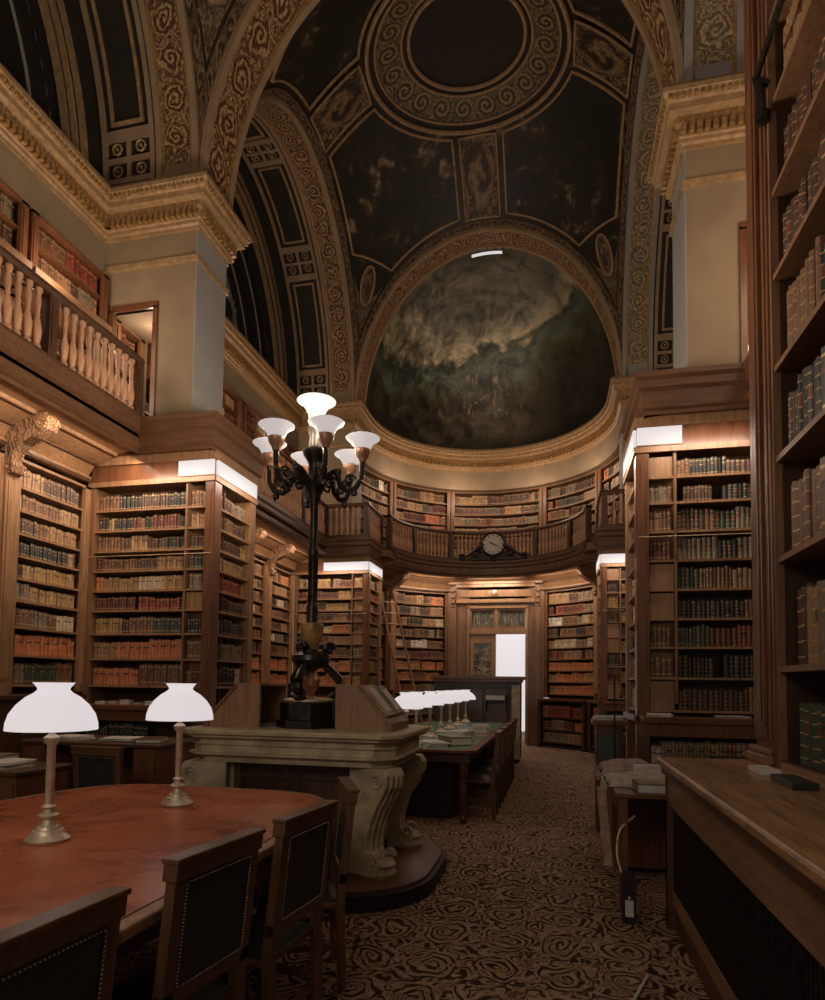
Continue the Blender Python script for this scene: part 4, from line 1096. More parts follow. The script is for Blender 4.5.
def console(x, y, dx, dy):
    """scroll console leg facing (dx, dy)"""
    l = math.hypot(dx, dy); fr = Fr(x, y, dx / l, dy / l)
    class S:
        def P(s, a, d, z): return fr.P(d, a, z)
    front = [(.11, .895), (.14, .85), (.13, .77), (.085, .68), (.03, .60), (-.01, .50), (-.04, .40), (-.045, .31), (-.01, .25), (.05, .22), (.07, .18), (.06, .125)]
    back = [(-.22, .125), (-.20, .30), (-.22, .50), (-.22, .895)]
    m = MB(); m.prism(S(), front + back, -.10, .10)
    # volutes on each cheek and a raised acanthus rib on the front
    lg = m.build('leg', STONE, t, bevel=.008)
    v = MB()
    for cc, r in (((.055, .80), .06), ((.015, .255), .05)):
        for sd in (-.103, .103): v = MB(); v.tube([S().P(cc[0] + r * (1 - k / 24) * math.cos(k * .55), sd, cc[1] + r * (1 - k / 24) * math.sin(k * .55)) for k in range(20)], .012, 5); v.build('volute', STONE, lg)
    a = MB()
    for off_ in (-.05, 0, .05): a.tube([S().P(p[0] + .006, off_, p[1]) for p in front[1:9]], .016 if off_ == 0 else .011, 5)
    for k in range(6): a.tube([S().P(-.00 + .012 * (k < 3), -.06 + .024 * k, .76), S().P(-.01, -.03 + .012 * k, .58)], .008, 4)
    a.lathe(fr.P(0, .02, .125), [(.10, 0), (.11, .03), (.09, .06), (.105, .09), (.08, .12)], 12)
    a.build('acanthus_carving', STONE, lg)
i_ = .15
console(DX1 - i_, DY0 + i_, .90, -.42); console(DX1 - i_, DY1 - i_, 1, .05); console(DX0 + i_, DY0 + i_, -1, -.12); console(DX0 + i_, DY1 - i_, -1, .1)
m = MB(); m.wbox(DX0 + .33, DX1 - .32, DY0 + .28, DY1 - .28, .125, .90); core = m.build('core_cabinet', WD, t)
f0 = Fr(DX0 + .33, DY0 + .28, 0, -1); wd_ = DX1 - DX0 - .65
m = MB(); m.box(f0, .04, wd_ - .04, 0, .02, .76, .86); m.box(f0, .04, wd_ - .04, 0, .02, .16, .24)
for a in (.04, wd_ / 2 - .03, wd_ - .10): m.box(f0, a, a + .06, 0, .022, .16, .86)
m.build('front_panel', WD, t)
f1 = Fr(DX1 - .32, DY0 + .28, 1, 0); m = MB(); dd_ = DY1 - DY0 - .56
m.box(f1, .0, .06, 0, .02, .14, .85); m.box(f1, dd_ - .06, dd_, 0, .02, .14, .85); m.box(f1, 0, dd_, 0, .02, .78, .85); m.box(f1, 0, dd_, 0, .02, .14, .22); m.build('side_panel', STONE, t)
# secondary small pilasters on the long front
for x in (DX0 + .33, DX1 - .39): MB().wbox(x, x + .07, DY0 + .16, DY0 + .28, .125, .897).build('pilaster', STONE, t)

# reading slopes on top
def slope(x_low, x_high, y0, y1, h, lab, inner=True):
    t = thing('reading_slope', lab, 'lectern', ((x_low + x_high) / 2, (y0 + y1) / 2, DZ))
    sg = 1 if x_high > x_low else -1
    fr = Fr(x_low, y0, 0, -1)
    xs = lambda a: a * sg
    top = h; flat = abs(x_high - x_low) * .42
    L_ = abs(x_high - x_low)
    out = [(0, DZ), (xs(L_), DZ), (xs(L_), DZ + top), (xs(L_ - flat), DZ + top), (0, DZ + .045)]
    for yy in (y0, y1 - .025):
        f = Fr(x_low, yy, 0, -1); m = MB(); m.prism(f, out, -.025, 0); m.build('side_cheek', WL, t)
    m = MB(); a0, a1 = (x_low, DZ + .045), (x_low + xs(L_ - flat), DZ + top)
    m.face([(a0[0], y0, a0[1]), (a1[0], y0, a1[1]), (a1[0], y1, a1[1]), (a0[0], y1, a0[1])])
    nx_, nz_ = -(a1[1] - a0[1]) * sg, (a1[0] - a0[0]) * sg; l = math.hypot(nx_, nz_); nx_, nz_ = nx_ / l * .02, nz_ / l * .02
    m = MB(); m.hexa([(a0[0], y0 - .02, a0[1]), (a1[0], y0 - .02, a1[1]), (a1[0], y1 + .02, a1[1]), (a0[0], y1 + .02, a0[1]),
                      (a0[0] + nx_, y0 - .02, a0[1] + nz_), (a1[0] + nx_, y0 - .02, a1[1] + nz_), (a1[0] + nx_, y1 + .02, a1[1] + nz_), (a0[0] + nx_, y1 + .02, a0[1] + nz_)])
    m.build('sloped_board', W_, t, bevel=.004)
    x2 = sorted((x_low + xs(L_ - flat), x_high)); MB().wbox(x2[0], x2[1], y0, y1, DZ + top, DZ + top + .02).build('flat_top', WL, t)
    # ledge at the foot
    x2 = sorted((x_low - xs(.03), x_low + xs(.02))); MB().wbox(x2[0], x2[1], y0 - .02, y1 + .02, DZ + .001, DZ + .06).build('stop_ledge', W_, t)
    MB().wbox(min(x_low, x_high) + .02, max(x_low, x_high) - .02, y0 + .03, y1 - .03, DZ + .002, DZ + .03).build('base_board', WD, t)
    return a0, a1, (nx_, nz_), sg
A_ = slope(-2.72, -2.27, 4.62, 5.15, .33, 'honey wooden reading slope on the desk, left of the candelabra base')
B_ = slope(-1.22, -1.64, 4.62, 5.15, .33, 'honey wooden reading slope on the desk, right of the candelabra base')
def on_slope(S_, y0, y1, u0, u1, th, mat, name, lab, cat, inner=None):
    a0, a1, (nx_, nz_), sg = S_
    P_ = lambda u, y, k: (a0[0] + (a1[0] - a0[0]) * u + nx_ * k, y, a0[1] + (a1[1] - a0[1]) * u + nz_ * k)
    k0, k1 = 1.02, 1 + th / .02
    m = MB(); m.hexa([P_(u0, y0, k0), P_(u1, y0, k0), P_(u1, y1, k0), P_(u0, y1, k0), P_(u0, y0, k1), P_(u1, y0, k1), P_(u1, y1, k1), P_(u0, y1, k1)])
    o = m.build(name, mat); tag(o, lab, cat)
    if inner:
        m = MB(); e = .03
        m.hexa([P_(u0 + .1, y0 + e, k1), P_(u1 - .1, y0 + e, k1), P_(u1 - .1, y1 - e, k1), P_(u0 + .1, y1 - e, k1), P_(u0 + .1, y0 + e, k1 + .1), P_(u1 - .1, y0 + e, k1 + .1), P_(u1 - .1, y1 - e, k1 + .1), P_(u0 + .1, y1 - e, k1 + .1)])
        c_ = m.build('sheet', inner, o, origin=WO[o])
on_slope(B_, 4.64, 4.86, .16, .95, .03, BM[0], 'display_book', 'tan book leaning on the right reading slope, nearer the table', 'book', PAPER)
on_slope(B_, 4.90, 5.10, .16, .90, .045, BM[9], 'display_book', 'grey brown book leaning on the right reading slope, farther from the table', 'book', PAPER)
on_slope(A_, 4.70, 5.05, .16, .9, .02, PAPER, 'open_booklet', 'pale booklet leaning on the left reading slope', 'booklet')

# ================================================================ CANDELABRA
CX, CY = -1.95, 4.88
t = thing('candelabra', 'tall dark bronze candelabra lamp with seven glowing glass tulip shades on the carved desk', 'candelabra', (CX, CY, DZ))
m = MB()
slab(m, [(CX + .27 * math.cos(k * PI / 4 + PI / 8), CY + .27 * math.sin(k * PI / 4 + PI / 8)) for k in range(8)], DZ + .001, DZ + .06)
slab(m, [(CX + .24 * math.cos(k * PI / 4 + PI / 8), CY + .24 * math.sin(k * PI / 4 + PI / 8)) for k in range(8)], DZ + .06, DZ + .20)
m.build('base', BRONZE, t, bevel=.006)
m = MB(); m.lathe((CX, CY, DZ + .20), [(.20, 0), (.215, .01), (.215, .025), (.17, .035)], 24); m.build('base_rim', BRASS, t)
m = MB(); m.lathe((CX, CY, DZ + .235), [(.06, 0), (.03, .02), (.035, .05), (.075, .10), (.08, .15), (.05, .21), (.02, .24)], 18); m.build('inner_urn', plain('copper_urn', (.36, .17, .10), .4, .5, var=.4, scale=20), t)
for k in range(3):
    a = 2 * PI * k / 3 + .5
    pts = []
    for j in range(16):
        u = j / 15; r = .21 + .06 * math.sin(u * PI * 2) - .08 * u; pts.append((CX + r * math.cos(a), CY + r * math.sin(a), DZ + .24 + .42 * u))
    m = MB(); m.tube(pts, .042, 8, r1=.030); m.tube([(CX + (.15 + .05 * (1 - j / 20) * math.cos(j * .55)) * math.cos(a), CY + (.15 + .05 * (1 - j / 20) * math.cos(j * .55)) * math.sin(a), DZ + .64 + .05 * (1 - j / 20) * math.sin(j * .55)) for j in range(18)], .018, 6); m.lathe((CX + .2 * math.cos(a), CY + .2 * math.sin(a), DZ + .225), [(.05, 0), (.055, .03), (.03, .06)], 8); m.build('scroll_leg', BRONZE, t)
m = MB(); m.lathe((CX, CY, DZ + .48), [(.05, -.02), (.13, .02), (.16, .06), (.155, .10), (.10, .13), (.06, .15)], 24); m.build('lower_bowl', BRONZE, t, smooth=True)
m = MB(); m.lathe((CX, CY, DZ + .63), [(.05, 0), (.06, .02), (.09, .10), (.095, .17), (.10, .19), (.10, .205), (.085, .215), (.05, .22)], 24); m.build('gilded_vase', GOLD, t, smooth=True)
m = MB(); prof = [(.05, .0), (.042, .05), (.05, .12), (.036, .16), (.034, .55), (.046, .58), (.036, .62), (.034, .98), (.05, 1.02), (.05, 1.06), (.07, 1.10), (.085, 1.14), (.06, 1.17), (.055, 1.32), (.075, 1.36), (.10, 1.40), (.105, 1.43), (.06, 1.46), (.05, 1.55), (.07, 1.62), (.05, 1.68), (.025, 1.72)]
zs0 = DZ + .85
m.lathe((CX, CY, zs0), [(r, z) for r, z in prof], 16)
for k in range(8):
    a = PI / 4 * k; m.tube([(CX + .036 * math.cos(a), CY + .036 * math.sin(a), zs0 + .17), (CX + .036 * math.cos(a), CY + .036 * math.sin(a), zs0 + .54)], .007, 4)
m.build('shaft', BRONZE, t, smooth=True)
def tulip(x, y, z, par, sc=1.0, armpar=None):
    m = MB(); m.lathe((x, y, z), [(.012, -.09), (.03, -.085), (.035, -.06), (.05, -.04), (.062, -.01), (.066, .015), (.06, .02)], 16); cup = m.build('lamp_cup', plain_copper, par, smooth=True)
    m = MB(); p = [(.05, .0), (.068, .03), (.082, .06), (.105, .09), (.138, .108), (.142, .113), (.136, .117), (.10, .102), (.076, .07), (.058, .03), (.04, .01)]
    m.lathe((x, y, z), [(r * sc, zz * sc) for r, zz in p], 24); m.build('glass_shade', TULIP, par, smooth=True)
    m = MB(); m.lathe((x, y, z), [(.0, .0), (.03, .02), (.04, .05), (.03, .085), (0, .10)], 10); m.build('bulb', TULIP, par, smooth=True)
plain_copper = plain('gilt_copper_cup', (.45, .24, .15), .4, .4, var=.35, scale=25)
tulip(CX, CY, 3.72, t, 1.15)
m = MB(); m.tube([(CX, CY, zs0 + 1.70), (CX, CY, 3.66)], .022, 8); m.build('stem', plain_copper, t)
LAMPPOS = [(CX, CY, 3.90)]
for k in range(6):
    phi = math.radians(10 + 60 * k)
    # camera-facing frame turned into the room
    ux, uy = CT, ST; vx, vy = ST, -CT
    dx = ux * math.cos(phi) + vx * math.sin(phi); dy = uy * math.cos(phi) + vy * math.sin(phi)
    R_ = .405; ex, ey = CX + dx * R_, CY + dy * R_; ez = 3.40
    a = MB(); pts = []
    ctrl = [(.05, 3.14), (.12, 3.22), (.17, 3.25), (.20, 3.20), (.22, 3.12), (.28, 3.08), (.35, 3.10), (.40, 3.18), (.405, 3.31)]
    for j in range(len(ctrl) - 1):
        for q in range(4):
            u = q / 4; r = ctrl[j][0] * (1 - u) + ctrl[j + 1][0] * u; z = ctrl[j][1] * (1 - u) + ctrl[j + 1][1] * u; pts.append((CX + dx * r, CY + dy * r, z))
    pts.append((ex, ey, 3.32))
    a.tube(pts, .022, 7)
    for (rr, zz, s_) in ((.14, 3.15, .06), (.30, 3.17, .05)):
        a.tube([(CX + dx * (rr + s_ * (1 - j / 22) * math.cos(j * .5)), CY + dy * (rr + s_ * (1 - j / 22) * math.cos(j * .5)), zz + s_ * (1 - j / 22) * math.sin(j * .5)) for j in range(20)], .011, 5)
    for (rr, zz) in ((.20, 3.24), (.34, 3.06), (.26, 3.14)):
        a.lathe((CX + dx * rr, CY + dy * rr, zz), [(0, -.03), (.025, -.02), (.03, 0), (.02, .025), (0, .03)], 7)
    arm = a.build('arm', BRONZE, t, smooth=True)
    tulip(ex, ey, ez, arm); LAMPPOS.append((ex, ey, ez + .14))

# ================================================================ OVAL TABLE
TZ = .80
t = thing('oval_table', 'large oval reading table with worn red leather top and wooden rim', 'table', (-2.15, 2.1, 0))
def oval(hw, hy, n=96, ex=4.6, cy=1.9, cx=-2.17):
    pts = []
    for k in range(n):
        a = 2 * PI * k / n; c_, s_ = math.cos(a), math.sin(a)
        pts.append((cx + hw * math.copysign(abs(c_) ** (2 / ex), c_), cy + hy * math.copysign(abs(s_) ** (2 / ex), s_)))
    return pts
m = MB(); slab(m, oval(.98, 2.0), TZ - .045, TZ - .004); m.build('table_rim', WL, t, bevel=.008)
m = MB(); slab(m, oval(.925, 1.945), TZ - .004, TZ); m.build('leather_top', REDL, t)
m = MB(); slab(m, oval(.86, 1.86), TZ - .16, TZ - .045); m.build('apron', WD, t)
for x in (-2.75, -1.62):
    for y in (.9, 2.95):
        m = MB(); m.lathe((x, y, 0), [(.04, 0), (.055, .05), (.035, .10), (.045, .30), (.06, .5), (.045, .56), (.07, .60), (.07, TZ - .16)], 14); m.build('leg', WD, t)

# table lamps
def table_lamp(x, y, lab, grp=None, mat=SHADE, parts=True, z=TZ, sc=1.0):
    t = thing('table_lamp', lab, 'lamp', (x, y, z), grp)
    m = MB(); m.lathe((x, y, z), [(.085, .001), (.088, .012), (.078, .022), (.07, .03), (.066, .036), (.06, .05), (.05, .052), (.044, .066), (.034, .07), (.026, .10), (.04, .105), (.042, .115), (.024, .125), (.022, .14), (.03, .15), (.02, .16)], 24); m.build('base', BRASS, t, smooth=True)
    m = MB(); m.lathe((x, y, z), [(.017, .155), (.018, .42), (.03, .435), (.032, .455), (.014, .47), (.010, .56)], 14); m.build('stem', BRASS, t, smooth=True)
    p = [(.178, .49), (.176, .52), (.165, .56), (.14, .60), (.105, .635), (.074, .655), (.062, .668), (.066, .68), (.082, .70), (.078, .70), (.060, .676), (.056, .664), (.07, .65), (.10, .63), (.135, .596), (.160, .556), (.171, .52), (.174, .49)]
    m = MB(); m.lathe((x, y, z), p, 36); m.build('glass_shade', mat, t, smooth=True)
    m = MB(); m.lathe((x, y, z), [(0, .50), (.02, .505), (.03, .53), (.02, .56), (0, .565)], 12); m.build('bulb', TULIP, t, smooth=True)
    return t
lt = table_lamp(-2.15, 2.38, 'brass table lamp with domed white glass shade, nearer of two on the red table')
l2 = copy_tree(lt); l2.location = (-2.085, 3.25, TZ); l2['label'] = 'brass table lamp with domed white glass shade, farther of two on the red table'; lt.scale = l2.scale = (1.02, 1.02, .98)
TL = [(-2.15, 2.38), (-2.085, 3.25)]

# ================================================================ CHAIRS
def make_chair(lab, grp):
    """faces +Y locally: the back is at y = -.2"""
    t = thing('reading_chair', lab, 'chair', (0, 0, 0), grp)
    B = .96; lean = .05
    m = MB(); m.wbox(-.21, .21, -.18, .22, .40, .43); m.build('seat_frame', CHW, t, bevel=.006)
    m = MB(); m.grid(lambda u, v: (-.20 + .40 * u, -.17 + .38 * v, .43 + .045 * math.sin(PI * u) ** .5 * math.sin(PI * v) ** .5), 10, 10); m.build('seat', LEATH, t, smooth=True)
    for sx in (-1, 1):
        x = sx * .19
        m = MB(); m.hexa([(x - .02, -.215, .0), (x + .02, -.215, 0), (x + .02, -.175, 0), (x - .02, -.175, 0)] + [(x - .022, -.20 - 0, .45), (x + .022, -.20, .45), (x + .022, -.16, .45), (x - .022, -.16, .45)]); m.build('leg', CHW, t)
        m = MB(); m.hexa([(x - .022, -.20, .45), (x + .022, -.20, .45), (x + .022, -.16, .45), (x - .022, -.16, .45)] + [(x - .022, -.20 - lean, B), (x + .022, -.20 - lean, B), (x + .022, -.165 - lean, B), (x - .022, -.165 - lean, B)]); m.build('back_stile', CHW, t)
        m = MB(); m.lathe((x, .19, 0), [(.014, 0), (.022, .03), (.016, .06), (.02, .18), (.028, .28), (.018, .32), (.03, .35), (.03, .40)], 10); m.build('leg', CHW, t)
    yb = lambda z: -.20 - lean * (z - .45) / (B - .45)
    def bar(z0, z1, x=.212, e=.0, d=.036):
        m = MB(); m.hexa([(-x, yb(z0) - e, z0), (x, yb(z0) - e, z0), (x, yb(z0) + d, z0), (-x, yb(z0) + d, z0), (-x, yb(z1) - e, z1), (x, yb(z1) - e, z1), (x, yb(z1) + d, z1), (-x, yb(z1) + d, z1)]); return m
    tr = bar(B - .055, B, .22, .008, .046)
    tr.hexa([(-.226, yb(B) - .014, B), (.226, yb(B) - .014, B), (.226, yb(B) + .05, B), (-.226, yb(B) + .05, B), (-.226, yb(B) - .014, B + .016), (.226, yb(B) - .014, B + .016), (.226, yb(B) + .05, B + .016), (-.226, yb(B) + .05, B + .016)])
    tr.build('top_rail', CHW, t, bevel=.004)
    bar(.52, .565).build('lower_rail', CHW, t)
    bar(.565, B - .055, .17, -.006, .026).build('leather_back', LEATH, t)
    m = MB()
    for face, e in ((-1, .004), (1, -.030)):
        for k in range(28):
            z = .58 + (B - .655) * k / 27
            for x in (-.162, .162): m.lathe((x, yb(z) - (e if face < 0 else -.028), z), [(0, -.003), (.0035, 0), (0, .003)], 5)
        for k in range(26):
            x = -.155 + .31 * k / 25
            for z in (.575, B - .067): m.lathe((x, yb(z) - (e if face < 0 else -.028), z), [(0, -.003), (.0035, 0), (0, .003)], 5)
    s_ = m.build('nail_studs', BRASS, t); s_['kind'] = 'stuff'
    m = MB(); m.wbox(-.19, .19, -.19, -.17, .16, .19); m.build('stretcher', CHW, t)
    for sx in (-1, 1): MB().wbox(sx * .19 - .01, sx * .19 + .01, -.17, .18, .20, .225).build('stretcher', CHW, t)
    return t
def place(ch, x, y, face, lab):
    """x, y: middle of the back's top rail; face: heading in degrees (0 = +X)"""
    a = math.radians(face) - PI / 2
    c_, s_ = math.cos(a), math.sin(a); lx, ly = 0, -.235
    ch.rotation_euler = (0, 0, a); ch.location = (x - (c_ * lx - s_ * ly), y - (s_ * lx + c_ * ly), 0); ch['label'] = lab
g_ = 'chairs at the red leather table'
ch0 = make_chair('', g_)
spots = [(-1.09, 1.22, 176, 'chair with studded leather back, nearest, cut by the lower left corner'),
         (-1.07, 1.915, 172, 'chair with dark leather back, second along the red table edge'),
         (-1.00, 2.51, 173, 'chair with dark leather back, third along the red table edge'),
         (-1.06, 3.22, 205, 'chair turned at the rounded end of the red table, before the carved desk'),
         ]
for k, (x, y, f, lab) in enumerate(spots):
    c_ = ch0 if k == 0 else copy_tree(ch0); place(c_, x, y, f, lab)

# ================================================================ LONG GREEN TABLE with its row of lamps
t = thing('long_table', 'long dark reading table with green leather top beyond the carved desk', 'table', (-1.48, 9.0, 0))
LX0, LX1, LY0, LY1 = -2.42, -.82, 6.75, 12.0
m = MB(); slab(m, rrect(LX0, LX1, LY0, LY1, .16), .765, .80); m.build('table_rim', WR, t, bevel=.006)
m = MB(); slab(m, rrect(LX0 + .09, LX1 - .09, LY0 + .09, LY1 - .09, .10), .80, .803); m.build('leather_top', GREEN, t)
m = MB(); m.wbox(LX0 + .08, LX1 - .08, LY0 + .08, LY1 - .08, .66, .765); m.build('apron', WD, t)
for x in (LX0 + .15, LX1 - .15):
    for y in (LY0 + .15, (LY0 + LY1) / 2, LY1 - .15):
        m = MB(); m.lathe((x, y, 0), [(.035, 0), (.05, .05), (.03, .10), (.045, .35), (.03, .45), (.055, .55), (.055, .66)], 10); m.build('leg', WD, t)
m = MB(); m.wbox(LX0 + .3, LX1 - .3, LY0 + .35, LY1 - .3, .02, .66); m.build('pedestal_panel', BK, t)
ys = [6.92, 7.45, 8.3, 9.15, 9.95, 10.8, 11.75]
for k, y in enumerate(ys):
    c_ = copy_tree(lt); c_.location = (-1.62, y, .804); c_.scale = (1.05, 1.05, .86)
    c_['group'] = 'white lamps in a row on the green table'
    c_['label'] = 'white glass lamp on the long green table, %s in its row from the carved desk' % ORD[k]
# books and papers on the long table
def flat(name, lab, x, y, z, w, l, h, rz, mat, cat, group=None, pages=True, tilt=0):
    m = MB(); 
    m.wbox(-w / 2, w / 2, -l / 2, l / 2, 0, h * .14); m.wbox(-w / 2, w / 2, -l / 2, l / 2, h * .86, h); m.wbox(-w / 2, -w / 2 + .006, -l / 2, l / 2, 0, h)
    o = m.build(name, mat, origin=(0, 0, 0)); WO[o] = (0, 0, 0)
    MB().wbox(-w / 2 + .006, w / 2 - .006, -l / 2 + .006, l / 2 - .006, h * .14, h * .86).build('page_block', PAPER, o, origin=(0, 0, 0))
    o.location = (x, y, z); o.rotation_euler = (0, tilt, math.radians(rz)); tag(o, lab, cat, group); return o
def sheets(name, lab, x, y, z, w, l, h, rz, mat=None, cat='papers', n=4, group=None):
    m = MB(); r = random.Random(hash(lab) % 1000 if False else len(lab) * 7)
    for k in range(n):
        a = r.uniform(-.15, .15); ox, oy = r.uniform(-.02, .02), r.uniform(-.02, .02); z0 = h * k / n; z1 = h * (k + 1) / n - .0005
        q = [(sx * w / 2 * math.cos(a) - sy * l / 2 * math.sin(a) + ox, sx * w / 2 * math.sin(a) + sy * l / 2 * math.cos(a) + oy) for sx, sy in ((-1, -1), (1, -1), (1, 1), (-1, 1))]
        m.hexa([(px_, py_, z0) for px_, py_ in q] + [(px_, py_, z1) for px_, py_ in q])
    o = m.build(name, mat or PAPER, origin=(0, 0, 0)); o.location = (x, y, z); o.rotation_euler = (0, 0, math.radians(rz)); tag(o, lab, cat, group); return o
flat('large_book', 'tan folio lying on the green table beside the carved desk', -1.75, 7.05, .804, .34, .26, .09, 10, BM[0], 'book')
flat('large_book', 'cream volume lying on top of the tan folio at the green table', -1.78, 7.05, .895, .28, .22, .05, -8, BM[6], 'book')
flat('large_book', 'grey volume propped askew on the green table beside the lamp row', -1.14, 7.35, .804, .26, .36, .10, 35, BM[9], 'book')
sheets('paper_stack', 'loose white pages curling on the green table near its front edge', -1.33, 7.12, .804, .24, .32, .05, 25, n=5)
flat('large_book', 'pale volume farther along the green table under the lamps', -1.15, 7.95, .804, .24, .34, .12, -20, BM[11], 'book')
flat('large_book', 'brown flat folio on the right edge of the green table', -1.03, 8.7, .804, .26, .36, .05, 4, BM[0], 'book')
sheets('paper_stack', 'white page stack at the far right side of the green table', -1.1, 9.6, .804, .24, .32, .10, 8, n=5)
for k, y in enumerate((7.35, 8.1, 8.85, 9.6, 10.35)):
    c_ = copy_tree(ch0); place(c_, -.62, y, 180, '%s chair from the carved desk along the aisle side of the green table' % ORD[k]); c_['group'] = 'chairs along the green table'

# dark counter before the door
t = thing('counter_cabinet', 'dark green black counter cabinet with a projecting top in front of the doorway', 'cabinet', (-1.5, 12.7, 0))
m = MB(); m.wbox(-2.35, -.66, 12.45, 13.05, .08, 1.60); m.build('carcass', BM[5], t)
MB().wbox(-2.32, -.69, 12.5, 13.0, 0, .08).build('plinth', BK, t)
m = MB(); m.wbox(-2.42, -.58, 12.36, 13.12, 1.61, 1.67); m.wbox(-2.38, -.63, 12.40, 13.08, 1.56, 1.61); m.build('counter_top', WR, t, bevel=.008)
for x in (-2.3, -1.82, -1.34): 
    m = MB(); m.wbox(x, x + .44, 12.42, 12.45, .25, 1.42); m.build('panel', WD, t, bevel=.006)
m = MB(); m.wbox(-.82, -.66, 12.40, 12.45, .08, 1.5); m.build('corner_pilaster', STONE, t)
t = thing('document_tray', 'pale document tray shelf hung low on the dark counter cabinet', 'tray', (-1.1, 12.3, 1.2))
MB().wbox(-1.32, -.92, 12.18, 12.419, 1.20, 1.22).build('tray_floor', WD, t); MB().wbox(-1.30, -.94, 12.2, 12.40, 1.22, 1.30).build('papers', PAPER, t)
m = MB(); m.wbox(-1.32, -1.30, 12.18, 12.419, 1.0, 1.32); m.wbox(-.94, -.92, 12.18, 12.419, 1.0, 1.32); m.build('tray_side', WD, t)

# ================================================================ DESKS behind the red table (left)
def desk(x0, x1, y0, y1, z, lab, endmat=WR, mat=WD):
    t = thing('writing_desk', lab, 'desk', ((x0 + x1) / 2, (y0 + y1) / 2, 0))
    MB().wbox(x0, x1, y0, y1, z - .03, z).build('desk_top', mat, t, bevel=.006)
    for a in (x0 + .03, x1 - .27): 
        m = MB(); m.wbox(a, a + .24, y0 + .04, y1 - .04, .0, z - .03); p = m.build('pedestal', endmat, t)
        for j in range(3): 
            zz = .08 + j * (z - .14) / 3
            dd = MB().wbox(a + .02, a + .22, y0 + .025, y0 + .04, zz, zz + (z - .14) / 3 - .02).build('drawer', endmat, p, bevel=.003)
    MB().wbox(x0 + .27, x1 - .27, y1 - .08, y1 - .06, .15, z - .03).build('modesty_panel', mat, t)
desk(-4.9, -3.42, 5.0, 5.75, .93, 'dark writing desk with papers behind the farther table lamp')
desk(-4.65, -3.92, 4.0, 4.6, .80, 'lower dark desk behind the nearer table lamp at the picture edge')
sheets('paper_stack', 'spread of pale papers on the dark desk between the two table lamps', -4.0, 5.3, .931, .32, .26, .03, 12, n=4)
sheets('paper_stack', 'second paper pile on the dark desk, right behind the nearer lamp stem', -4.5, 5.25, .931, .3, .24, .035, -10, n=4)
flat('large_book', 'dark bound register lying on the desk behind the two lamps', -3.65, 5.25, .931, .22, .3, .04, 20, BM[8], 'book')
sheets('paper_stack', 'low pale stack on the lower desk at the left picture edge', -4.25, 4.25, .801, .26, .3, .05, 3, n=5)
flat('large_book', 'grey bound album standing flat at the back of the lower desk', -4.52, 4.42, .801, .2, .26, .07, 0, BM[9], 'book')
# armchair silhouette between the desks and the carved desk
c_ = copy_tree(ch0); place(c_, -3.75, 6.28, 270, 'dark chair behind the writing desk in front of the projecting bookcase'); c_['group'] = 'chairs in the shade behind the lamps'
c_ = copy_tree(ch0); place(c_, -3.52, 4.36, 90, 'dark leather chair drawn up to the writing desk, seen past the red table'); c_['group'] = 'chairs in the shade behind the lamps'
# flat things lying on the counter under the near bookcases and on the lowest shelf of the projecting case
r9 = random.Random(4)
for k in range(7):
    x = -5.2 + k * .165
    flat('flat_pamphlet', '%s flat pamphlet pile from the left under the orange volumes' % ORD[k], x, 6.50, 1.2205, .13, .09, .03 + .012 * (k % 3), r9.uniform(-12, 12), [BM[11], BM[9], BM[6], BM[5]][k % 4], 'pamphlet', 'pamphlets on the counter of the projecting bookcase')

# ================================================================ RIGHT SIDE CLUTTER
t = thing('side_desk', 'dark narrow side desk along the aisle piled with papers and cloths', 'desk', (.85, 5.3, 0))
MB().wbox(.40, 1.05, 4.5, 6.15, .755, .785).build('desk_top', WR, t, bevel=.005)
for x, y in ((.42, 4.52), (.42, 6.07), (.97, 4.52), (.97, 6.07)): MB().wbox(x, x + .055, y, y + .055, 0, .755).build('leg', WR, t)
MB().wbox(.44, .46, 4.58, 6.07, .60, .755).build('apron', WR, t)
MB().wbox(.45, .96, 5.45, 6.05, .05, .60).build('drawer_pedestal', WR, t)
def cloth(name, lab, x0, x1, y0, y1, z, h, drop, mat, cat, seed, n=22):
    r = random.Random(seed); ph = [r.uniform(0, 6) for _ in range(6)]
    def fn(u, v):
        x = x0 + (x1 - x0) * u; y = y0 + (y1 - y0) * v
        e = math.sin(PI * min(1, max(0, u))) ** .4 * math.sin(PI * v) ** .4
        zz = z + .006 + h * e * (.6 + .25 * math.sin(9 * u + ph[0]) * math.sin(8 * v + ph[1]) + .2 * math.sin(21 * v + ph[2] + 5 * u))
        return (x + .012 * math.sin(12 * v + ph[3]), y, zz)
    m = MB(); m.grid(fn, n, n)
    def dn(u, v):
        y = y0 + (y1 - y0) * v; k = drop * (.7 + .3 * math.sin(7 * v + ph[4]))
        return (x0 - .012 - .02 * math.sin(25 * v + ph[5]) * u - .01 * u, y, z + .008 - k * u)
    if drop: m.grid(dn, 8, n)
    o = m.build(name, mat, smooth=True); tag(o, lab, cat)
    s_ = o.modifiers.new('thickness', 'SOLIDIFY'); s_.thickness = .006
    return o
cloth('crumpled_cloth', 'crumpled faded pink cloth lying over the front of the side desk', .375, .85, 5.35, 6.1, .785, .11, .10, CLOTH, 'cloth', 3)
cloth('crumpled_paper', 'crumpled pale wrapping paper hanging off the side desk by the worktop', .375, .95, 4.75, 5.3, .785, .10, .28, plain('wrapping_paper', (.33, .29, .24), .8, var=.3, scale=18), 'paper', 9)
flat('large_book', 'grey brown flat box file under the pink cloth on the side desk', .68, 4.62, .7855, .3, .2, .07, 3, BM[9], 'book')
sheets('paper_stack', 'white sheets on the side desk between cloth and wrapping paper', .72, 5.33, .787, .2, .06, .10, 14, n=5)
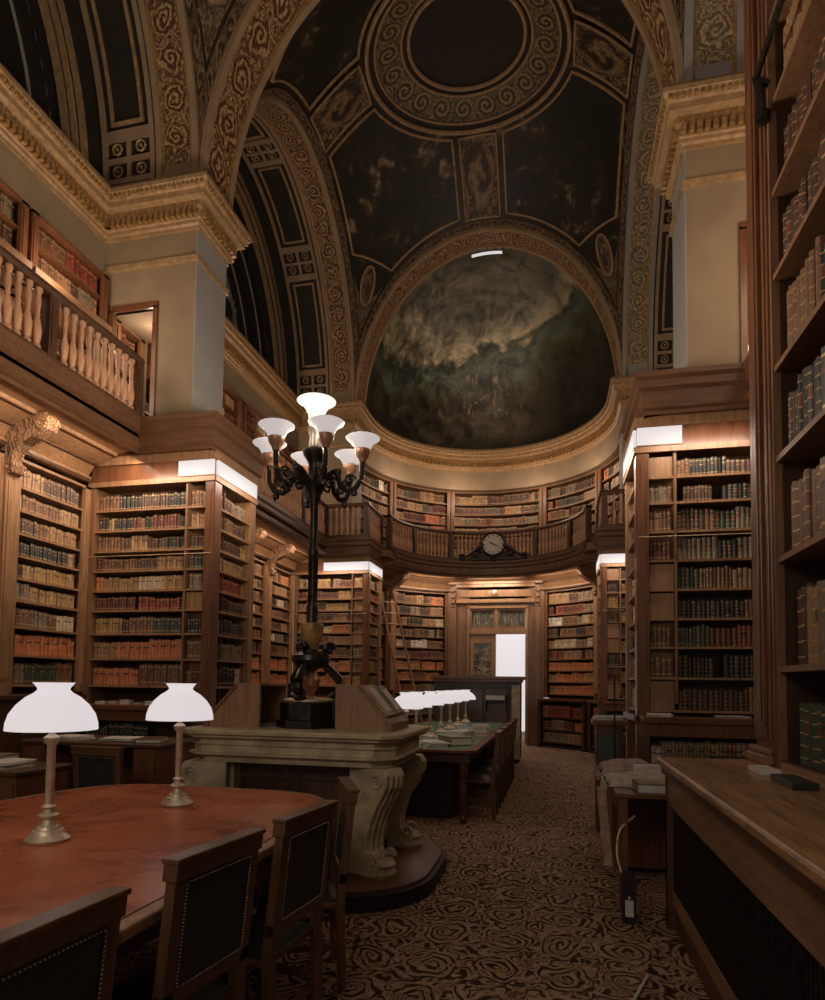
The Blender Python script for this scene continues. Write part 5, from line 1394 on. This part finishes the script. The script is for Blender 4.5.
# leaning patterned board / strap and cables
m = MB(); m.hexa([(.50, 4.80, .70), (.535, 4.86, .70), (.545, 4.85, .70), (.51, 4.79, .70)] + [(.45, 4.5, 0), (.49, 4.56, 0), (.50, 4.55, 0), (.46, 4.49, 0)])
v_ = [Vector((.32, 4.72, .78)), Vector((.33, 4.66, .62)), Vector((.34, 4.56, .42)), Vector((.35, 4.50, .30))]
m = MB(); 
for a, b in zip(v_, v_[1:]): m.hexa([a + Vector(q) for q in ((-.03, 0, 0), (.03, 0, 0), (.03, .012, .01), (-.03, .012, .01))] + [b + Vector(q) for q in ((-.03, 0, 0), (.03, 0, 0), (.03, .012, .01), (-.03, .012, .01))])
o = m.build('hanging_strap', plain('woven_strap', (.30, .17, .12), .8, var=.4, scale=30)); tag(o, 'woven reddish strap hanging slantwise from the side desk', 'strap')
m = MB(); m.wbox(.42, .50, 4.30, 4.42, 0, .30); m.wbox(.425, .495, 4.298, 4.30, .04, .14); o = m.build('socket_post', BK); tag(o, 'small black floor socket post beside the worktop end', 'socket post')
MB().wbox(.435, .485, 4.285, 4.297, .05, .15).build('socket_plate', PAPER, o)
def curve_pts(ctrl, n=8):
    out = []
    P_ = [ctrl[0]] + ctrl + [ctrl[-1]]
    for i in range(1, len(P_) - 2):
        for k in range(n):
            u = k / n; out.append(tuple(.5 * (2 * P_[i][j] + (P_[i + 1][j] - P_[i - 1][j]) * u + (2 * P_[i - 1][j] - 5 * P_[i][j] + 4 * P_[i + 1][j] - P_[i + 2][j]) * u * u + (3 * P_[i][j] - P_[i - 1][j] - 3 * P_[i + 1][j] + P_[i + 2][j]) * u ** 3) for j in range(3)))
    out.append(ctrl[-1]); return out
m = MB(); m.tube(curve_pts([(.53, 4.6, .62), (.42, 4.48, .54), (.40, 4.42, .38), (.45, 4.36, .22), (.46, 4.29, .16)]), .007, 6); o = m.build('white_cable', PAPER); tag(o, 'white cable looping down to the floor socket post', 'cable')
m = MB(); m.tube(curve_pts([(.47, 3.55, .012), (.40, 3.35, .012), (.36, 3.2, .012), (.40, 3.0, .012), (.47, 2.85, .012), (.56, 2.72, .012)]), .008, 6); o = m.build('floor_cable', PAPER); tag(o, 'bent white cable lying on the patterned carpet below the worktop', 'cable')
# dark stand with papers by the right projecting case, with thin pole
t = thing('dark_stand', 'dark square stand with pale papers on it beside the dark bookcase', 'stand', (.52, 7.0, 0))
MB().wbox(.38, .72, 6.85, 7.2, 1.10, 1.15).build('stand_top', WR, t, bevel=.006); MB().wbox(.42, .68, 6.89, 7.16, 0, 1.10).build('body', WD, t); MB().wbox(.45, .65, 6.875, 6.89, .2, 1.0).build('panel', BM[7], t)
sheets('paper_stack', 'thin pale papers lying on the dark square stand', .55, 7.02, 1.151, .26, .22, .04, 10, n=3)
m = MB(); m.tube([(.56, 6.42, 0), (.56, 6.42, 1.62)], .009, 6); m.lathe((.56, 6.42, 0), [(.07, .0), (.07, .012), (.015, .03)], 12); o = m.build('thin_pole', BRONZE); tag(o, 'thin metal pole standing before the corner of the dark bookcase', 'pole')
sheets('paper_stack', 'white papers on the counter of the dark bookcase beyond the worktop', .98, 6.48, 1.2205, .22, .16, .03, -6, n=3)
sheets('paper_stack', 'second white papers on the dark bookcase counter, beside the tall post', 1.62, 6.48, 1.2205, .26, .16, .02, 4, n=3)
flat('large_book', 'dark green binder lying under the counter of the dark bookcase', 1.55, 6.45, .7505, .3, .2, .12, 6, BM[7], 'book')

# ================================================================ BOOKS: the largest as objects, the rest as one mass
cam = bpy.data.cameras.new('camera'); co = bpy.data.objects.new('camera', cam); COL.objects.link(co); SC.camera = co
cam.sensor_fit = 'HORIZONTAL'; cam.sensor_width = 36; cam.lens = F / 825 * 36
PITCH = math.radians(3.0); ROLL = math.radians(.75)
cam.shift_y = (684 - math.tan(PITCH) * F - 500) / 825; cam.shift_x = 0
co.location = (0, 0, EYE)
co.rotation_euler = (Matrix.Rotation(TH, 3, 'Z') @ Matrix.Rotation(PI / 2 + PITCH, 3, 'X') @ Matrix.Rotation(ROLL, 3, 'Z')).to_euler()
cam.clip_start = .05; cam.clip_end = 100
CM = Matrix.LocRotScale(Vector((0, 0, EYE)), co.rotation_euler, Vector((1, 1, 1))).inverted()
def proj(p):
    q = CM @ Vector(p)
    if q.z > -.1: return None
    return (412.5 + F * q.x / -q.z, 500 + cam.shift_y * 825 - F * q.y / -q.z, -q.z)
for b in BOOKS:
    fr = b['fr']; b['score'] = -1
    if not b['cand']: continue
    c0 = proj(fr.P(b['s'] - b['w'] / 2, b['d'], b['z'] + b['h'] / 2)); c1 = proj(fr.P(b['s'] + b['w'] / 2, b['d'], b['z'] + b['h'] / 2)); cb = proj(fr.P(b['s'], b['d'], b['z'])); ct = proj(fr.P(b['s'], b['d'], b['z'] + b['h']))
    if None in (c0, c1, cb, ct): continue
    if not (2 < c0[0] < 823 and 2 < c1[0] < 823 and -10 < cb[1] < 990 and ct[1] > -30): continue
    b['score'] = abs(c0[0] - c1[0]) * abs(cb[1] - ct[1])
sel = sorted([b for b in BOOKS if b['score'] > 0], key=lambda b: -b['score'])[:285]
selid = {id(b) for b in sel}
def book_mesh(ci, style, mb=None):
    """unit book: width x, spine towards +y, height z"""
    m = MB()
    n = 6; pr = [(-.5 + k / n, .06 * math.sin(PI * k / n)) for k in range(n + 1)]
    zs = [0, .10, .12, .30, .32, .50, .52, .70, .72, .88, .90, 1.0]
    for j in range(len(zs) - 1):
        band = j % 2 == 1
        lab = style == 1 and j in (6,)
        bulge = .012 if band else 0
        for k in range(n):
            a, b_ = pr[k], pr[k + 1]
            m.face([(b_[0], b_[1] + bulge, zs[j]), (a[0], a[1] + bulge, zs[j]), (a[0], a[1] + bulge, zs[j + 1]), (b_[0], b_[1] + bulge, zs[j + 1])], 1 if band and style != 2 else (2 if lab else 0))
    m.hexa([(-.5, -1, 0), (-.42, -1, 0), (-.42, 0, 0), (-.5, 0, 0), (-.5, -1, 1), (-.42, -1, 1), (-.42, 0, 1), (-.5, 0, 1)])
    m.hexa([(.42, -1, 0), (.5, -1, 0), (.5, 0, 0), (.42, 0, 0), (.42, -1, 1), (.5, -1, 1), (.5, 0, 1), (.42, 0, 1)])
    me = bpy.data.meshes.new('book'); me.from_pydata(m.v, [], m.f)
    for q in (BM[ci], GILT, LABR if ci not in (3, 4) else BM[5]): me.materials.append(q)
    me.polygons.foreach_set('material_index', m.m); me.update()
    return me
PGM = MB().wbox(-.42, .42, -.98, .0, .015, .975)
pme = bpy.data.meshes.new('page_block'); pme.from_pydata(PGM.v, [], PGM.f); pme.materials.append(PAPER); pme.update()
HM = MB()
n = 8; hp = [(.46 * math.cos(PI + PI * k / n), .03 * 0 + .05 * math.sin(PI * k / n)) for k in range(n + 1)]
HM.wbox(-.42, .42, -.02, .03, .975, .99)
bmesh_cache = {}; hb = {}
labels = set()
CN = lambda b: BOOKCOL[b['ci']][0]
FINISH = ['with gilt bands', 'with title label', 'with plain spine']
for b in sel:
    st = (b['n'] * 7 + b['row'] * 3 + b['ci']) % 3 if b['h'] > .01 else 0
    key = (b['ci'], st)
    if key not in bmesh_cache: bmesh_cache[key] = book_mesh(*key)
    o = bpy.data.objects.new('book', bmesh_cache[key]); COL.objects.link(o)
    fr = b['fr']; nx_, ny_ = fr.Nn(b['s'])
    o.location = fr.P(b['s'], b['d'] - .012, b['z'] + .0005); o.scale = (b['w'], b['dep'], b['h'])
    o.rotation_euler = (0, 0, math.atan2(ny_, nx_) - PI / 2)
    place_ = b['case']
    nice = {'wall case beside bracket': 'wall bookcase beside the bracket', 'wall case before bracket': 'wall bookcase before the bracket', 'tall case behind table lamps': 'case behind the table lamps',
            'dark case beyond worktop': 'dark case beyond the worktop', 'tall case behind table lamps, aisle face': "lamp case's aisle face", 'tall case by the aisle': 'tall post case'}
    pl = nice.get(place_, place_)
    if 'near gallery' in place_: pl = 'overhead gallery shelf ' + ('by the pier' if '2' in place_ else 'before the pier')
    lab = '%s leather book, %s from left on %s shelf up, %s' % (CN(b), ordw(b['n']), ORD[b['row'] - 1], pl)
    if place_ == 'tall case by the aisle': lab = '%s leather book, %s from the post on %s shelf up, %s' % (CN(b), ordw(b['n']), ORD[b['row'] - 1], pl)
    if len(lab.split()) > 16: lab = lab.replace(' leather', '')
    if len(lab.split()) > 16: lab = lab.replace(' shelf up', ' row up').replace('the ', '')
    assert lab not in labels, lab
    labels.add(lab)
    tag(o, lab, 'book', 'books on the ' + pl)
    pg = bpy.data.objects.new('page_block', pme); COL.objects.link(pg); pg.parent = o
m = MB(); rr_ = random.Random(5)
for b in BOOKS:
    if id(b) in selid: continue
    fr = b['fr']; x, y, z = fr.P(b['s'], b['d'], b['z']); nx_, ny_ = fr.Nn(b['s']); rx, ry = -ny_, nx_
    w2 = b['w'] / 2; h = b['h']; D = b['dep']; c = b['ci']
    P_ = lambda a, d, zz: (x + rx * a + nx_ * d, y + ry * a + ny_ * d, z + zz)
    st = (b['n'] * 7 + b['row'] * 3 + c) % 3
    zz = [0, h * .14, h * .18, h * .62, h * .70 if st else h * .66, h * .86, h * .90, h]
    for j in range(7):
        mi = c
        if j in (1, 5): mi = 12
        if j == 3: mi = 13 if st == 1 and c not in (3, 4) else 12 if st == 0 else 5
        m.face([P_(-w2, 0, zz[j]), P_(0, .008, zz[j]), P_(0, .008, zz[j + 1]), P_(-w2, 0, zz[j + 1])], mi)
        m.face([P_(0, .008, zz[j]), P_(w2, 0, zz[j]), P_(w2, 0, zz[j + 1]), P_(0, .008, zz[j + 1])], mi)
    m.face([P_(-w2, 0, h), P_(w2, 0, h), P_(w2, -D, h), P_(-w2, -D, h)], 14)
    m.face([P_(-w2, -D, 0), P_(-w2, 0, 0), P_(-w2, 0, h), P_(-w2, -D, h)], c)
    m.face([P_(w2, 0, 0), P_(w2, -D, 0), P_(w2, -D, h), P_(w2, 0, h)], c)
o = m.build('shelved_books', BM + [GILT, LABR, PAPER]); o['kind'] = 'stuff'; o['label'] = 'rows of old leather bound volumes filling the shelves all round the library'; o['category'] = 'books'
print('books', len(BOOKS), 'selected', len(sel), 'min score', sel[-1]['score'] if sel else 0)

# ================================================================ LIGHTS
def light(kind, loc, power, col, size=.1, rot=None, sy=None, spread=None, name=None):
    l = bpy.data.lights.new(name or kind.lower() + '_light', kind); l.energy = power; l.color = col
    if kind == 'POINT': l.shadow_soft_size = size
    if kind == 'AREA':
        l.shape = 'RECTANGLE'; l.size = size; l.size_y = sy or size
        if spread: l.spread = spread
    o = bpy.data.objects.new(l.name, l); COL.objects.link(o); o.location = loc
    if rot: o.rotation_euler = rot
    return o

KL = 1.0
for p in LAMPPOS: light('POINT', p, 48 * KL, (1, .83, .64), .05)
for x, y in TL: light('POINT', (x, y, TZ + .53), 62 * KL, (1, .80, .66), .03)
for k, y in enumerate(ys[::2]): light('POINT', (-1.62, y, .80 + .44), 9 * KL, (1, .85, .7), .03)
# added fill lights behind the viewer, without any fitting
for dx in (-.5, .5): light('POINT', (-1.5 + dx, -1.4, 3.7), 80 * KL, (1, .84, .68), .5)
# lamps standing inside the galleries
for (y, pw) in ((3.8, 22), (5.7, 24), (9.0, 30), (11.4, 30)):
    for f in (lambda x: x, mx): light('POINT', (f(-5.3), y, 5.85), pw * KL, (1, .72, .50), .3)
light('POINT', (-5.12, 7.1, 5.9), 7, (1, .76, .55), .05)
for f in (lambda x: x, mx): light('POINT', (f(-5.35), 6.0, 5.2), 12, (1, .76, .55), .25)
for a in (-60, -22, 22, 60):
    t_ = math.radians(a); light('POINT', (XC + 2.25 * math.sin(t_), 13.6 + 2.25 * math.cos(t_), 6.4), 24 * KL, (1, .74, .55), .2)
# area lights added under the gallery edge, no fittings, to wash the wall bookcases
def wash(x, y, ang, ln, pw):
    light('AREA', (x, y, 4.14), pw * KL, (1, .76, .56), ln, (math.radians(30), 0, ang), .05)
wash(-4.86, 5.4, math.radians(90), 2.2, 26); wash(-4.86, 10.2, math.radians(90), 4.6, 40)
wash(mx(-4.86), 10.2, math.radians(-90), 4.6, 30)
for a in (-40, 40, 0):
    t_ = math.radians(a); light('AREA', (XC + 2.2 * math.sin(t_), 13.6 + 2.2 * math.cos(t_), 4.14), 17 * KL, (1, .78, .58), 1.2, (math.radians(30), 0, -t_), .05)
# strip light output along the front of the projecting cases
for f, sg in ((lambda x: x, 1), (mx, -1)):
    for y in (6.6, 12.85):
        light('AREA', (f(XC - UX - .55), y - .30, 4.0), 9 * KL, (1, .80, .64), .9, (math.radians(22), 0, 0), .06)
        light('AREA', (f(XC - UX + .28), y + .5, 4.0), 5 * KL, (1, .82, .68), .8, (math.radians(22), 0, math.radians(90 * sg)), .06)
# daylight in the room beyond the door
light('AREA', (XC, 18.6, 3.7), 60 * KL, (1, .96, .95), 2.4, (0, 0, 0), 2.0)
w = bpy.data.worlds.new('world'); SC.world = w; w.use_nodes = True
w.node_tree.nodes['Background'].inputs[0].default_value = (1, .87, .72, 1); w.node_tree.nodes['Background'].inputs[1].default_value = .20
vs = SC.view_settings; vs.view_transform = 'Standard'; vs.look = 'None'; vs.exposure = 0; vs.gamma = 1; vs.use_curve_mapping = False
